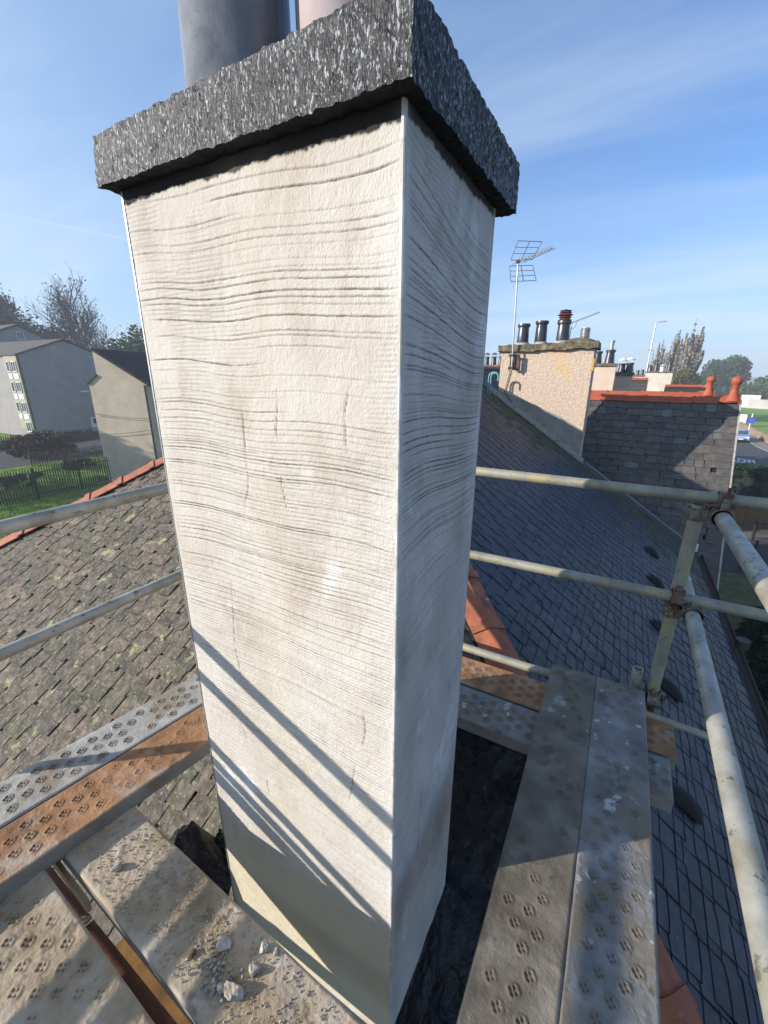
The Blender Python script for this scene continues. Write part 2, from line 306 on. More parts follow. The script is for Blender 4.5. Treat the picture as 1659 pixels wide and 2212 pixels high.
M_antred = mat('weathered_boom', [(.3, (.33, .25, .22)), (.7, (.45, .36, .32))], scale=12, rough=.5, metal=.3)
M_verdi = mat('verdigris_pipe', [(.3, (.10, .28, .25)), (.7, (.18, .42, .38))], scale=8, rough=.5)
M_redcowl = mat('red_clay_cowl', [(.3, (.09, .030, .026)), (.7, (.17, .06, .05))], scale=10, rough=.55)
M_yellow = mat('yellow_tape', [(.3, (.52, .32, .02)), (.7, (.66, .46, .06))], scale=60, rough=.6, bump=(150, .6, .003))
M_block = mat('grey_harled_wall', [(.3, (.27, .245, .23)), (.6, (.32, .295, .28)), (.8, (.36, .335, .32))], scale=.9, rough=.95, bump=(8, .3, .03))
M_b2 = mat('beige_harled_wall', [(.3, (.40, .33, .23)), (.55, (.51, .43, .32)), (.8, (.58, .50, .39))], scale=.8, detail=8, rough=.95, bump=(7, .4, .03))
M_frame = mat('yellow_grey_cladding', [(.3, (.30, .28, .18)), (.7, (.40, .37, .25))], scale=2, rough=.9)
M_tiledark = mat('dark_concrete_roof_tile', [(.3, (.018, .016, .015)), (.7, (.035, .031, .028))], scale=6, rough=.85)
M_tilebrown = mat('brown_concrete_roof_tile', [(.3, (.055, .045, .038)), (.7, (.10, .085, .07))], scale=3, rough=.9)
M_glass = mat('dark_window_glass', [(.3, (.03, .04, .045)), (.7, (.09, .10, .10))], scale=1.2, rough=.08, spec=.8)
M_grass = mat('lawn_grass', [(.2, (.06, .10, .016)), (.45, (.13, .215, .03)), (.65, (.20, .32, .05)), (.85, (.28, .38, .09))], scale=.9, detail=9, rough=1, spec=.1, bump=[(3.5, 1.0, .25), (22, .8, .06)],
              layers=[((.14, .13, .06), .35, .58, .72, .45, 1.0)])
M_field = mat('park_grass', [(.3, (.14, .24, .040)), (.7, (.20, .32, .07))], scale=.25, rough=1, spec=.1, bump=(3, .5, .1))
M_asph = mat('asphalt', [(.3, (.040, .040, .043)), (.7, (.065, .064, .068))], scale=2, detail=8, rough=.85, bump=(60, .3, .005))
M_asphd = mat('worn_lane_asphalt', [(.3, (.030, .025, .024)), (.7, (.048, .040, .038))], scale=1, rough=.9)
M_path = mat('concrete_path', [(.3, (.16, .15, .135)), (.7, (.24, .225, .20))], scale=2, rough=.9)
M_soil = mat('brown_earth', [(.3, (.07, .05, .03)), (.7, (.13, .09, .055))], scale=3, rough=1, bump=(10, .5, .05))
M_paint = mat('white_road_paint', [(.3, (.6, .6, .6)), (.7, (.76, .76, .76))], scale=4, rough=.7)
M_stone = mat('rubble_stone', [(.3, (.17, .13, .09)), (.6, (.28, .21, .14)), (.8, (.36, .28, .2))], scale=1.5, rough=.95, rnd=[(0, (.7, .7, .7)), (1, (1.3, 1.2, 1.1))], bump=(8, .5, .03))
M_fence = mat('dark_green_steel', [(.3, (.012, .014, .012)), (.7, (.026, .03, .026))], scale=4, rough=.6)
M_timber = mat('brown_timber_fence', [(.3, (.15, .085, .03)), (.7, (.24, .15, .06))], scale=3, rough=.9, stretch=(8, 1, 1), rnd=[(0, (.8, .8, .8)), (1, (1.15, 1.1, 1.0))])
M_bark = mat('grey_bark', [(.3, (.07, .058, .048)), (.7, (.13, .11, .095))], scale=3, rough=1)
def leafmat(name, a, b, c):
    return mat(name, [(.3, a), (.5, b), (.7, c)], scale=.5, detail=4, rough=.7, spec=.2, rnd=[(0, (.6, .6, .6)), (.5, (1, 1, 1)), (1, (1.45, 1.4, 1.3))])
L_dark = leafmat('dark_green_leaf', (.018, .035, .010), (.030, .055, .016), (.045, .07, .02))
L_mid = leafmat('mid_green_leaf', (.035, .06, .015), (.055, .085, .022), (.075, .105, .03))
L_olive = leafmat('olive_autumn_leaf', (.060, .058, .020), (.095, .080, .028), (.12, .095, .04))
L_brown = leafmat('brown_autumn_leaf', (.055, .045, .028), (.085, .065, .04), (.11, .075, .045))
L_poplar = leafmat('grey_poplar_leaf', (.20, .175, .14), (.27, .24, .20), (.33, .30, .25))
L_orange = leafmat('orange_dead_leaf', (.20, .07, .02), (.28, .11, .03), (.34, .15, .05))
L_hedge = leafmat('hedge_leaf', (.012, .03, .012), (.02, .042, .016), (.032, .055, .02))
M_car = mat('light_blue_car_paint', [(.3, (.22, .30, .46)), (.7, (.25, .33, .50))], scale=1, rough=.25, coat=.6)
M_sign = mat('blue_sign_face', [(.3, (.015, .08, .42)), (.7, (.02, .10, .48))], scale=2, rough=.4)
M_signp = mat('purple_print', [(.3, (.16, .07, .40)), (.7, (.2, .1, .45))], scale=2, rough=.4)

# ------------------------------------------------------------------ roof geometry of the house under the scaffold (fitted to the photograph)
T = 0.68; H0 = 2.15; H1 = 2.15+.68*2.03
EYE2G = -8.2
HIPC = (H1-H0)/T            # X+Y on the right hip
LHIP = -8.85                 # X-Y on the left hip
RX = (HIPC+LHIP)/2; RY = (HIPC-LHIP)/2     # apex
RZ = -(H0+T*RX)
EX = 1.66                   # right eaves
NS = Vector((T, 0, 1)).normalized(); NF = Vector((0, -T, 1)).normalized()
def zR(x): return -(H0+T*x)
def zF(y): return -(H1-T*y)
CMI = [[CAM_M[r][c] for r in range(3)] for c in range(3)]
def px(p):
    """where a point falls in the picture (1659 x 2212); used only to rank pieces by how large they show"""
    c = [sum(CMI[i][k]*p[k] for k in range(3)) for i in range(3)]
    if -c[2] < .05: return (-9e3, -9e3, 1e9)
    return (829.5-911*c[0]/c[2], 1106+911*c[1]/c[2], -c[2])

# ------------------------------------------------------------------ ground
def sheet(name, pts, z, m, label=None, kind='structure'):
    me = mk_mesh(name, [(x, y, z) for x, y in pts], [tuple(range(len(pts)))])
    o = obj(name, me, m); tag(o, kind=kind); return o
sheet('ground', [(-1500, -600), (1500, -600), (1500, 2500), (-1500, 2500)], EYE2G-.020, mat('distant_gardens', [(.3, (.060, .058, .045)), (.5, (.10, .092, .078)), (.7, (.14, .13, .115))], scale=.08, detail=8, rough=1))
sheet('lawn', [(-47, -4), (-20, -4), (-20, 40), (-47, 60)], EYE2G-.012, M_grass)
sheet('verge_lawn', [(-90, -20), (-60.5, -20), (-60.5, 60), (-90, 60)], EYE2G-.012, M_grass)
sheet('yard_lawn', [(2.6, 27.5), (14, 31.5), (16, 37.6), (2.6, 37.6)], EYE2G-.012, M_grass)
sheet('side_lawn', [(1.0, 2), (12, 2), (12, 23.4), (1.0, 22.4)], EYE2G-.012, mat('shaded_rough_grass', [(.3, (.035, .045, .014)), (.5, (.065, .080, .024)), (.7, (.10, .11, .04))], scale=2.5, detail=8, rough=1, bump=(12, .8, .05)))
sheet('park_field', [(19, 58), (18.5, 72), (16.9, 86), (18, 152), (160, 130), (160, 40), (30, 40)], EYE2G-.008, M_field)
sheet('back_lane', [(-47, -60), (-47, 60), (-60.5, 70), (-60.5, -60)], EYE2G-.004, M_asphd)
sheet('road', [(4, 36), (4, 60), (6, 90), (9, 220), (13, 220), (15.2, 90), (14.75, 66), (15.4, 58), (19, 44), (40, 30), (40, 20), (14, 40)], EYE2G, M_asph)
sheet('pavement', [(14.75, 66), (15.2, 90), (13, 220), (15.5, 220), (16.6, 90), (16.3, 68), (17.4, 58), (22, 47), (42, 33), (40, 30), (19, 44), (15.4, 58)], EYE2G+.10, M_path)
kb = MB()
ks = [(40, 30), (19, 44), (15.4, 58), (14.75, 66), (15.2, 90), (13, 220)]
for (a, b), (c, d) in zip(ks, ks[1:]):
    kb.prism([(a, b, EYE2G-.01), (a+.14, b, EYE2G-.01), (a+.14, b, EYE2G+.115), (a, b, EYE2G+.115)], (c-a, d-b, 0))
tag(kb.build('kerb', M_path), kind='structure')
sheet('yard_path', [(2.2, 22.2), (2.2, 26.8), (6.8, 27.4), (14, 28.5), (14, 23.5), (6.4, 21.9)], EYE2G+.004, M_asphd)
sheet('earth_bed', [(5.5, 28.6), (5.5, 33.2), (6.9, 33.4), (12, 31), (14, 29.6)], EYE2G-.004, M_soil)

# ------------------------------------------------------------------ main house: walls, roof base
house = thing('house', 'house below the scaffold, brown lichened slates on one slope, blue slates on the other', 'house', (0, 5, EYE2G))
FY = .35
w = MB()
w.prism([(1.45, FY+.25, EYE2G), (-8.1, FY+.25, EYE2G), (-8.1, FY+.25, zR(1.45)-.3), (1.45, FY+.25, zR(1.45)-.3)], (0, 9.1-FY, 0))
w.build('wall', M_peachflat, house)
base = MB(); d = .045
fl = lambda x, y, z: (x, y, z-d)
A = fl(RX, RY, RZ); VB = fl(RX, 9.62, RZ)
hx = HIPC-FY
base.add([A, fl(LHIP+FY, FY, zF(FY)), fl(HIPC-FY, FY, zF(FY))], [(0, 1, 2)])
base.add([A, fl(HIPC-.9, .9, zF(.9)), fl(EX, HIPC-EX, zR(EX)), fl(EX, 9.62, zR(EX)), VB], [(0, 1, 2, 3, 4)])
base.add([A, VB, fl(2*RX-EX, 9.62, zR(EX)), fl(2*RX-EX, 2*RX*0+(2*RX-EX)-LHIP, zR(EX))], [(0, 1, 2, 3)])
base.build('roof', M_under, house)

def slate_meshes(tag_, n, wmin, wmax, L, th, rag, sd):
    """irregular slabs; local x = along the course, y = up the slope (0 = lower edge), z = out of the roof"""
    out = []; rr = random.Random(sd)
    for k in range(n):
        w_ = wmin+(wmax-wmin)*k/(n-1)
        xs = [-w_/2, -w_*.22, w_*.2, w_/2]
        lo = [(x, rr.uniform(0, rag)+(rag*1.3*rr.random() if i in (0, 3) else 0)) for i, x in enumerate(xs)]
        hi = [(-w_/2+rr.uniform(-.3, .3)*rag, L), (w_/2+rr.uniform(-.3, .3)*rag, L)]
        top = [(x, y, th*rr.uniform(.85, 1.15)) for x, y in lo]+[(hi[1][0], L, 0), (hi[0][0], L, 0)]
        bot = [(x, y, -.004) for x, y in lo]
        V = top+bot
        F = [(0, 1, 2, 3, 4, 5)]+[(6+i, 6+i+1, i+1, i) for i in range(3)]+[(6, 0, 5), (9, 4, 3)]
        me = mk_mesh('slate', V, F); out.append((w_, me, V, F))
    return out
def slate_field(slope, u0, u1f, rows, gauge, O, U, D, variants, jit, skip=None, gap=.006):
    """returns list of (centre, matrix, variant). O origin, U along the course, D up the slope"""
    N = U.cross(D).normalized(); res = []
    rr = random.Random(int(slope*97)+5)
    for j in range(rows):
        a, b = u1f(j)
        x = a-rr.random()*.2
        while x < b:
            k = rr.randrange(len(variants)); w_ = variants[k][0]
            end = slope == 3 and x+w_ > b-.11
            if end: x = b-w_
            c = O+U*(x+w_/2)+D*(j*gauge+rr.gauss(0, jit*.6))+(N*.005 if end else N*0)
            if a-.02 < x+w_/2 < b+.02 and not (skip and skip(c)):
                ang = rr.gauss(0, jit*1.2)
                u = (U*math.cos(ang)+D*math.sin(ang)); dd = N.cross(u)
                lift = rr.random()*jit*.45
                dd2 = (dd-N*(.0+lift)).normalized(); n2 = u.cross(dd2)
                M = Matrix((( u.x, dd2.x, n2.x, c.x+N.x*lift*.3), (u.y, dd2.y, n2.y, c.y+N.y*lift*.3), (u.z, dd2.z, n2.z, c.z+N.z*lift*.3), (0, 0, 0, 1)))
                res.append((c+D*gauge*.5, M, k, w_, rr.random()))
            x += w_+gap
            if end: break
    return res
def chimney_hides(p):
    X, Y, D_ = px(p)
    return Y < 2212 and X > 345+.165*(Y-1000)-20 and X < 1040-.07*(Y-850) and D_ > 1.5
def place_slates(lists, parent, limit=300):
    """lists: [(items, variants, material, gauge)]; the slates that show largest become parts, the rest one joined part"""
    allp = []
    for li, (items, var, m, g) in enumerate(lists):
        for it in items:
            X, Y, D_ = px(it[0])
            vis = -30 < X < 1700 and -30 < Y < 2250 and not chimney_hides(it[0])
            hid = (Y > 1560 and 1010 < X < 1430) or (Y > 1880 and X < 900) or (Y > 1480+(420-X)*.7 and X < 460 and Y > 1500 and not (X > 260 and Y < 1830))
            sz = it[3]*g/D_**2 if vis and not hid else (it[3]*g/D_**2*1e-3 if vis else -1)
            allp.append((sz, li, it))
    allp.sort(key=lambda q: -q[0])
    rest = MB()
    mats = []
    for l_ in lists:
        for m in (l_[2] if isinstance(l_[2], tuple) else (l_[2],)):
            if m not in mats: mats.append(m)
    cache = {}
    for i, (sz, li, it) in enumerate(allp):
        items, var, m, g = lists[li]
        mm = m[1] if isinstance(m, tuple) and it[0].y > 8.0+1.3*it[4]-.35*max(0, it[0].x) else (m[0] if isinstance(m, tuple) else m)
        if i < limit and sz > 0:
            key = (li, it[2], mm.name)
            if key not in cache:
                me = var[it[2]][1].copy(); me.materials.clear(); me.materials.append(mm); cache[key] = me
            o = bpy.data.objects.new('slate', cache[key]); COL.objects.link(o); o.parent = parent
            o.matrix_local = Matrix.Translation(-wloc(parent)) @ it[1]
        else:
            rest.cur = mats.index(mm); rest.a = it[4]
            rest.add([it[1] @ Vector(v) for v in var[it[2]][2]], var[it[2]][3])
    me = mk_mesh('slates', rest.V, rest.F, fmat=rest.fm)
    a = me.attributes.new('rnd', 'FLOAT', 'FACE'); a.data.foreach_set('value', rest.fa)
    o = obj('slates', me, mats, parent); tag(o, kind='stuff'); return o

varF = slate_meshes('F', 14, .15, .25, .20, .023, .011, 3)
varR = slate_meshes('R', 9, .16, .27, .24, .0055, .007, 5)
DF = Vector((0, 1, T)).normalized(); DR = Vector((-T*0-1, 0, T)).normalized()
gF = .125; gR = .162
nF = int((RY-.4)/(DF.y*gF))
def uF(j):
    y = .4+j*gF*DF.y; return (LHIP+y+.13, HIPC-y-.13)
chim_skip = lambda c: (-1.24 < c.x < -.39 and .70 < c.y < 1.36)
itF = slate_field(1, 0, uF, nF, gF, Vector((0, .4, zF(.4))), Vector((1, 0, 0)), DF, varF, .030, skip=chim_skip, gap=.012)
# origin x for F is world X=0, so u = X
nR = int((EX-RX)/(-DR.x*gR))
def uR(j):
    x = EX+j*gR*DR.x; return (-9.45, -(HIPC-x)-.16)
itR = slate_field(2, 0, uR, nR, gR, Vector((EX, 0, zR(EX))), Vector((0, -1, 0)), DR, varR, .015, gap=.004)
place_slates([(itF, varF, M_slateF, gF), (itR, varR, (M_slateR, M_moss), gR)], house)

def hip_tiles(parent, p0, p1, n1, n2, L, wd, m, name='hip_tile', side=.13, rise=.03, limit=99):
    """angular ridge/hip tiles from p0 to p1; each one a part with a raised roll at its lower end"""
    p0 = Vector(p0); p1 = Vector(p1); d = (p1-p0); n = max(1, int(d.length/L)); d.normalize()
    up = (n1+n2).normalized()
    s1 = (n1.cross(d)); s1 = s1 if s1.dot(n2) < 0 else -s1
    s2 = (n2.cross(d)); s2 = s2 if s2.dot(n1) < 0 else -s2
    for i in range(n):
        a = p0+d*(i*L); b = a+d*(L+.0)
        mb = MB(); t = .016
        j = rng.gauss(0, .004)
        def sec(p, h, ex=0):
            c = p+up*(rise+h+j)
            return [c, c+s1*(side+ex)-n1*0+up*0, c+s2*(side+ex), c-up*t, c+s1*(side+ex)-n1*t, c+s2*(side+ex)-n2*t]
        for (q0, q1, h, ex) in ((a+d*.055, b, 0, 0), (a-d*.012, a+d*.055, .016, .006)):
            A_ = sec(q0, h, ex); B_ = sec(q1, h, ex)
            mb.add(A_+B_, [(0, 6, 7, 1), (0, 2, 8, 6), (3, 4, 10, 9), (3, 9, 11, 5), (1, 7, 10, 4), (2, 5, 11, 8), (0, 1, 4, 3), (0, 3, 5, 2), (6, 9, 10, 7), (6, 8, 11, 9)])
        mb.build(name, m, parent)
def mortar_bed(parent, p0, p1, n1, n2, side, m=M_mortar, name='mortar_bed'):
    p0 = Vector(p0); p1 = Vector(p1); d = (p1-p0).normalized(); up = (n1+n2).normalized()
    s1 = (n1.cross(d)); s1 = s1 if s1.dot(n2) < 0 else -s1
    s2 = (n2.cross(d)); s2 = s2 if s2.dot(n1) < 0 else -s2
    mb = MB(); mb.prism([p0+up*.02, p0+s1*(side-.012)+n1*.012, p0+s1*(side-.012)-n1*.03, p0-up*.04, p0+s2*(side-.012)-n2*.03, p0+s2*(side-.012)+n2*.012], p1-p0)
    mb.build(name, m, parent)
NL = Vector((-T, 0, 1)).normalized()
apex = Vector((RX, RY, RZ))
r_lo = Vector((HIPC-.55, .55, zF(.55))); l_lo = Vector((LHIP+.5, .5, zF(.5)))
mortar_bed(house, r_lo+Vector((0, 0, .03)), apex+Vector((0, 0, .03)), NF, NS, .15, m=M_under); mortar_bed(house, l_lo+Vector((0, 0, .02)), apex+Vector((0, 0, .02)), NF, NL, .125, m=M_under)
hip_tiles(house, r_lo+Vector((-.05, .05, .034)), apex, NF, NS, .455, .3, M_hip, side=.135, rise=.060)
hip_tiles(house, l_lo, apex, NF, NL, .455, .3, M_hip, side=.15, rise=.06)
hip_tiles(house, (RX, RY, RZ), (RX, 9.5, RZ), NS, NL, .455, .3, M_hip, name='ridge_tile')
# verge skew, lead strip, gutter
sk = MB(); p = lambda x, o: Vector((x, 9.52+o, zR(x)))
sk.prism([p(-.55, -.10)+NS*.0, p(-.55, .06)+NS*.0, p(-.55, .06)+NS*.05, p(-.55, -.04)+NS*.05], p(EX+.04, 0)-p(-.55, 0))
sk.build('verge_skew', M_moss, house)
le = MB()
q0 = Vector((-.54, 9.80, zR(-.54)-.02)); q1 = Vector((1.66, 9.80, zR(1.66)-.02))
le.prism([q0, q0+Vector((0, .13, .0)), q0+Vector((0, .13, .03)), q0+Vector((0, 0, .03))], q1-q0)
le.build('lead_strip', M_lead, house)
gu = MB(); prof = [(.0, .0), (.0, -.05), (.03, -.085), (.07, -.095), (.11, -.07), (.125, -.01), (.115, -.01), (.10, -.06), (.07, -.083), (.035, -.075), (.012, -.045), (.010, 0)]
gu.prism([(EX+.0+a, 1.0, zR(EX)-.005+b) for a, b in prof], (0, 8.55, 0))
gu.build('gutter', M_gutter, house)
fa = MB(); fa.box((EX-.06, 5.3, zR(EX)-.17), (.03, 8.5, .2)); fa.build('fascia_board', M_gutter, house)
ho = MB(); ho.lathe([(.045, -.55), (.045, -.12), (.075, -.06), (.08, .05), (.06, .05)], (EX+.15, 6.3, zR(EX)), 16)
hop = ho.build('downpipe', M_gutter, house, True)
ri = MB(); ri.lathe([(.06, -.60), (.06, -.52), (.05, -.52), (.05, -.60)], (EX+.15, 6.3, zR(EX)), 16); ri.build('pipe_collar', M_white, hop, True)
wh = MB(); wh.box((1.60, 9.42, zR(1.6)+.10), (.12, .03, .15)); wh.build('gutter_stop_end', M_white, house)
for vy in (2.72, 3.91, 4.96, 6.22, 7.34):
    v = MB(); c0 = Vector((.74, vy, zR(.74)))
    for s in range(5):
        pass
    # cowl: humped hood open towards the eaves
    rows_ = []
    for a_ in range(7):
        t_ = a_/6; ln = Vector((-.11+.20*t_, 0, 0)); hgt = .066*math.sin(math.pi*min(1, .12+t_*.75))
        wd_ = .075*(.65+.35*math.sin(math.pi*min(.62, t_+.12)))
        cc = c0+Vector((ln.x, 0, -T*ln.x))
        rows_.append([cc+Vector((0, wd_*math.cos(math.pi*k/6), 0))+NS*(hgt*math.sin(math.pi*k/6)+.012) for k in range(7)])
    Vv = [q for r_ in rows_ for q in r_]
    v.add(Vv, [(i*7+j, i*7+j+1, i*7+j+8, i*7+j+7) for i in range(6) for j in range(6)]+[tuple(range(42, 49))])
    v.build('slate_vent', M_blackpl, house, True)

# ------------------------------------------------------------------ the chimney being rendered
YF = .80; XL = -1.222; XR = -.404; YB = 1.373; ZT = .446
chim = thing('chimney', 'tall square chimney in fresh cream combed render with a black coping, nearest of all', 'chimney', (-.81, 1.09, -3.2))
def face(name, P0, Ud, Nn, width, nu, seed, side=False):
    z0, z1 = -2.40, ZT; nz = int((z1-z0)/.0018)
    u = np.linspace(0, 1, nu)[:, None]*np.ones((1, nz)); z = np.linspace(z0, z1, nz)[None, :]*np.ones((nu, 1))
    U = u*width
    g = np.zeros_like(U); dep = np.zeros_like(U)
    rg = np.random.default_rng(seed)
    zc = ZT-.05; lines = []
    while zc > z0+.02:
        depth_lo = zc < -.75
        dense = (.0065+.006*rg.random()) if depth_lo else (.009+.028*rg.random()**1.6 if zc > -.1 and not side else .0065+.015*rg.random()**1.3)
        strength = (.22+.40*rg.random()) if depth_lo else (.2+.65*rg.random()**1.1)
        if rg.random() < .14: strength = 1.0
        lines.append((zc, strength, rg.random(), rg.random())); zc -= dense
    k = 2.2 if side else 1.0
    uF_, zF_, UF_ = u, z, U; zrow = z[0]
    for (zl, st, r1, r2) in lines:
        i0 = int(np.searchsorted(zrow, zl-.11)); i1 = int(np.searchsorted(zrow, zl+.11))
        if i1-i0 < 3: continue
        u = uF_[:, i0:i1]; z = zF_[:, i0:i1]; U = UF_[:, i0:i1]; u1 = u[:, :1]; U1 = U[:, :1]; o1 = np.zeros_like(u1)
        ph = zl*3.1
        if side:
            w_dn = -.085*(u1-.12)*max(0, min(1, (zl+.15)/.45))+.06*(u1-.2)*max(0, min(1, (-.25-zl)/.5)); kk = 1.0
            wave = w_dn+.012*np.sin(2*math.pi*(u1*.75+.15)+ph*.6)+.018*(fbm(u1*2.1+zl*.9, o1+zl*1.5, seed, 2)-.5)
        else:
            wave = .0045*np.sin(2*math.pi*(u1*.62+.02)+ph*.9)+.0030*np.sin(2*math.pi*(u1*1.7)+ph*1.3+r1*.4)+.040*(fbm(u1*2.0+zl*.9, o1+zl*1.1, seed, 2)-.5)+.004*(fbm(u1*9+zl*7, o1+zl*17, seed+2, 2)-.5)
            wave = wave-.035*(u1-.5)*max(0, min(1, (-.45-zl)/.6))
        
        tear = .0012*(vnoise(U1*170+zl*91, o1+zl*13, seed+3)-.5)
        path = zl+wave+tear
        a = .01+.03*r1 if r1 < .78 else .05+.5*r2; b_ = 1.0 if r2 < .75 else .4+.55*r1
        win = sstep(a-.03, a+.06, u1)*(1-sstep(b_-.08, b_+.02, u1))
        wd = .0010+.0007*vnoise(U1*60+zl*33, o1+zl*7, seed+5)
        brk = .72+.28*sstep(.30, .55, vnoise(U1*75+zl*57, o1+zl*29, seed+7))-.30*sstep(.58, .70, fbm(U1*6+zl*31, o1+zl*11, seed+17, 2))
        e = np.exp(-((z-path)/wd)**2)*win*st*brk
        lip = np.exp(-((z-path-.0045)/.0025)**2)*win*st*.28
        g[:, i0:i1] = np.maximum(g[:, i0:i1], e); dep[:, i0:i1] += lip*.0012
    u, z, U = uF_, zF_, UF_
    dep = dep-g*.0040  # g also darkens the groove colour, painting the shade inside
    # vertical cracks and trowel drags
    for c in range(7 if not side else 3):
        uc = rg.uniform(.1, .9); za = rg.uniform(-1.4, .2); L_ = rg.uniform(.15, .6)
        pth = uc+.03*(fbm(z*7+c*9, z*0+c, seed+40, 3)-.5)*2+.02*np.sin(z*9+c)
        win = sstep(za-L_, za-L_+.05, z)*(1-sstep(za-.05, za, z))*sstep(.4, .6, vnoise(z*14+c*3, z*0, seed+9))
        e = np.exp(-((u-pth)*width/.0016)**2)*win
        g = np.maximum(g, e*.75); dep = dep-e*.0022
    # glass-fibre mesh telegraphing through, in patches
    patch = sstep(.50, .62, fbm(U*5+3, z*2.2+9, seed+21, 3))
    mesh_ = .5+.5*np.sin(z*2*math.pi/.0105+1.5*vnoise(U*20, z*3, seed+2)); dep = dep-patch*.0006*mesh_**2
    g = np.maximum(g, patch*.30*mesh_**3*(.4+.6*vnoise(U*90, z*30, seed+6)))
    dep = dep+.0022*(fbm(U*11, z*11, seed+31, 4)-.5)+.0011*(fbm(U*75, z*60, seed+35, 3, .6)-.5)+.0025*(fbm(U*2, z*2.3, seed+33, 2)-.5)
    edge = (np.exp(-(U/.022)**2)+np.exp(-((width-U)/.022)**2))*(.1+.9*sstep(.3, .8, vnoise(U*9, z*9, seed+50)))
    dep = dep*np.clip(np.minimum(U, width-U)/.012, 0, 1)
    dep = dep-.010*sstep(.985, 1.0, (z-z0)/(z1-z0))*0
    P = np.array(P0)[None, None, :]+U[..., None]*np.array(Ud)+dep[..., None]*np.array(Nn); P[..., 2] = z
    top = sstep(ZT-(.030 if side else .036), ZT-(.022 if side else .030), z+.012*(fbm(U*34, z*12, seed+60, 4, .7)-.5)*2)  # bitumen smear, also painting in the shadow below the coping
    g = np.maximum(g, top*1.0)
    bandv = np.exp(-((u-.52)/.1)**2)*.35*fbm(U*14, z*1.5, seed+70, 3)+sstep(-1.72, -1.95, z)*.8  # yellow streak stain; towards the foot, warm sunlight put into the colour
    F = grid_faces(nu, nz)
    if side: F = F
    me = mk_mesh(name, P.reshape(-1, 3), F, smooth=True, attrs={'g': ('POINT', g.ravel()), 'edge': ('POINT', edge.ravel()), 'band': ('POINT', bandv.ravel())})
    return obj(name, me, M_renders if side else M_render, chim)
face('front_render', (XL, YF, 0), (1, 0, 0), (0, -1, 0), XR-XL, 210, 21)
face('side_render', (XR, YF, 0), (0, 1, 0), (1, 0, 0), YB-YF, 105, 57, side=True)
core = MB(); core.box(((XL+XR)/2, (YF+YB)/2, (ZT-3.5)/2), (XR-XL-.03, YB-YF-.03, ZT+3.5)); core.build('shaft', M_render, chim)
for (x, y, nx, ny, m_) in ((XL, YF, -1, -1, M_alu), (XR, YF, 1, -1, M_bead), (XR, YB, 1, 1, M_bead)):
    b = MB(); b.tube((x-nx*.0012, y-ny*.0012, -2.6), (x-nx*.0012, y-ny*.0012, ZT-.004), .0023, n=8)
    b.box((x-nx*.004, y+ny*.0008, (ZT-2.6)/2), (.005, .0018, ZT+2.6))
    b.box((x+nx*.0008, y-ny*.004, (ZT-2.6)/2), (.0018, .005, ZT+2.6))
    b.build('corner_bead', m_, chim, True)
lb = MB()
lb.box((XL-.002, (YF+YB)/2, (ZT-3.5)/2), (.012, YB-YF-.02, ZT+3.5)); lb.box(((XL+XR)/2, YB-.006, (ZT-3.5)/2), (XR-XL-.04, .012, ZT+3.5))
lb.build('back_render', M_render, chim)
# coping: a rough block, displaced
def rough_slab(name, c, m, parent, res, amp, top_extra=0.0, seed=3, soffit=None, sc=22):
    """c: 8 corners bottom(4) ccw then top(4)"""
    Vs = []; Fs = []; fm = []; off = 0
    C = [np.array(p_, float) for p_ in c]; ctr = sum(C)/8
    quads = [(0, 1, 5, 4), (1, 2, 6, 5), (2, 3, 7, 6), (3, 0, 4, 7), (4, 5, 6, 7), (3, 2, 1, 0)]
    for qi, q in enumerate(quads):
        a, b, c_, d_ = (C[i] for i in q)
        nu = max(2, int(np.linalg.norm(b-a)/res)+1); nv = max(2, int(np.linalg.norm(d_-a)/res)+1)
        s = np.linspace(0, 1, nu)[:, None, None]; t = np.linspace(0, 1, nv)[None, :, None]
        P = (a*(1-s)+b*s)*(1-t)+(d_*(1-s)+c_*s)*t
        P = P.reshape(-1, 3)
        w1 = fbm(P[:, 0]*sc+P[:, 2]*sc*.7, P[:, 1]*sc+P[:, 2]*sc*.8, seed, 4)-.5; w2 = fbm(P[:, 1]*sc-P[:, 2]*sc*.6+40, P[:, 0]*sc+P[:, 2]*sc+9, seed+8, 4)-.5; w3 = fbm(P[:, 0]*sc+70, P[:, 1]*sc+P[:, 2]*sc*.3, seed+15, 4)-.5
        amp_ = amp
        P = P+np.stack([w1, w2, w3*1.0], -1)*amp_*2
        P[:, 2] += top_extra*0
        Vs.append(P); Fs.append(grid_faces(nu, nv)+off); fm += [1 if qi == 5 and soffit else 0]*((nu-1)*(nv-1)); off += nu*nv
    me = mk_mesh(name, np.concatenate(Vs), np.concatenate(Fs), smooth=True, fmat=fm)
    return obj(name, me, [m, soffit] if soffit else m, parent)
cb = .443; ct = .557
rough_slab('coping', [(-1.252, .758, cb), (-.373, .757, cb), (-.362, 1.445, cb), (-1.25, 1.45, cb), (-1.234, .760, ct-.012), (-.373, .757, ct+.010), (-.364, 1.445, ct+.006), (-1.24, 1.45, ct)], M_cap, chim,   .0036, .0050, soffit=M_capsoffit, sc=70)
def pot_profile(r0, r1, h, lip=.02, wall=.025):
    return [(r0+.02, 0), (r0+.02, .03), (r0, .05), (r1, h-.07), (r1+lip, h-.06), (r1+lip+.006, h-.03), (r1+lip, h), (r1, h), (r1-wall, h-.01), (r1-wall, h-.3)]
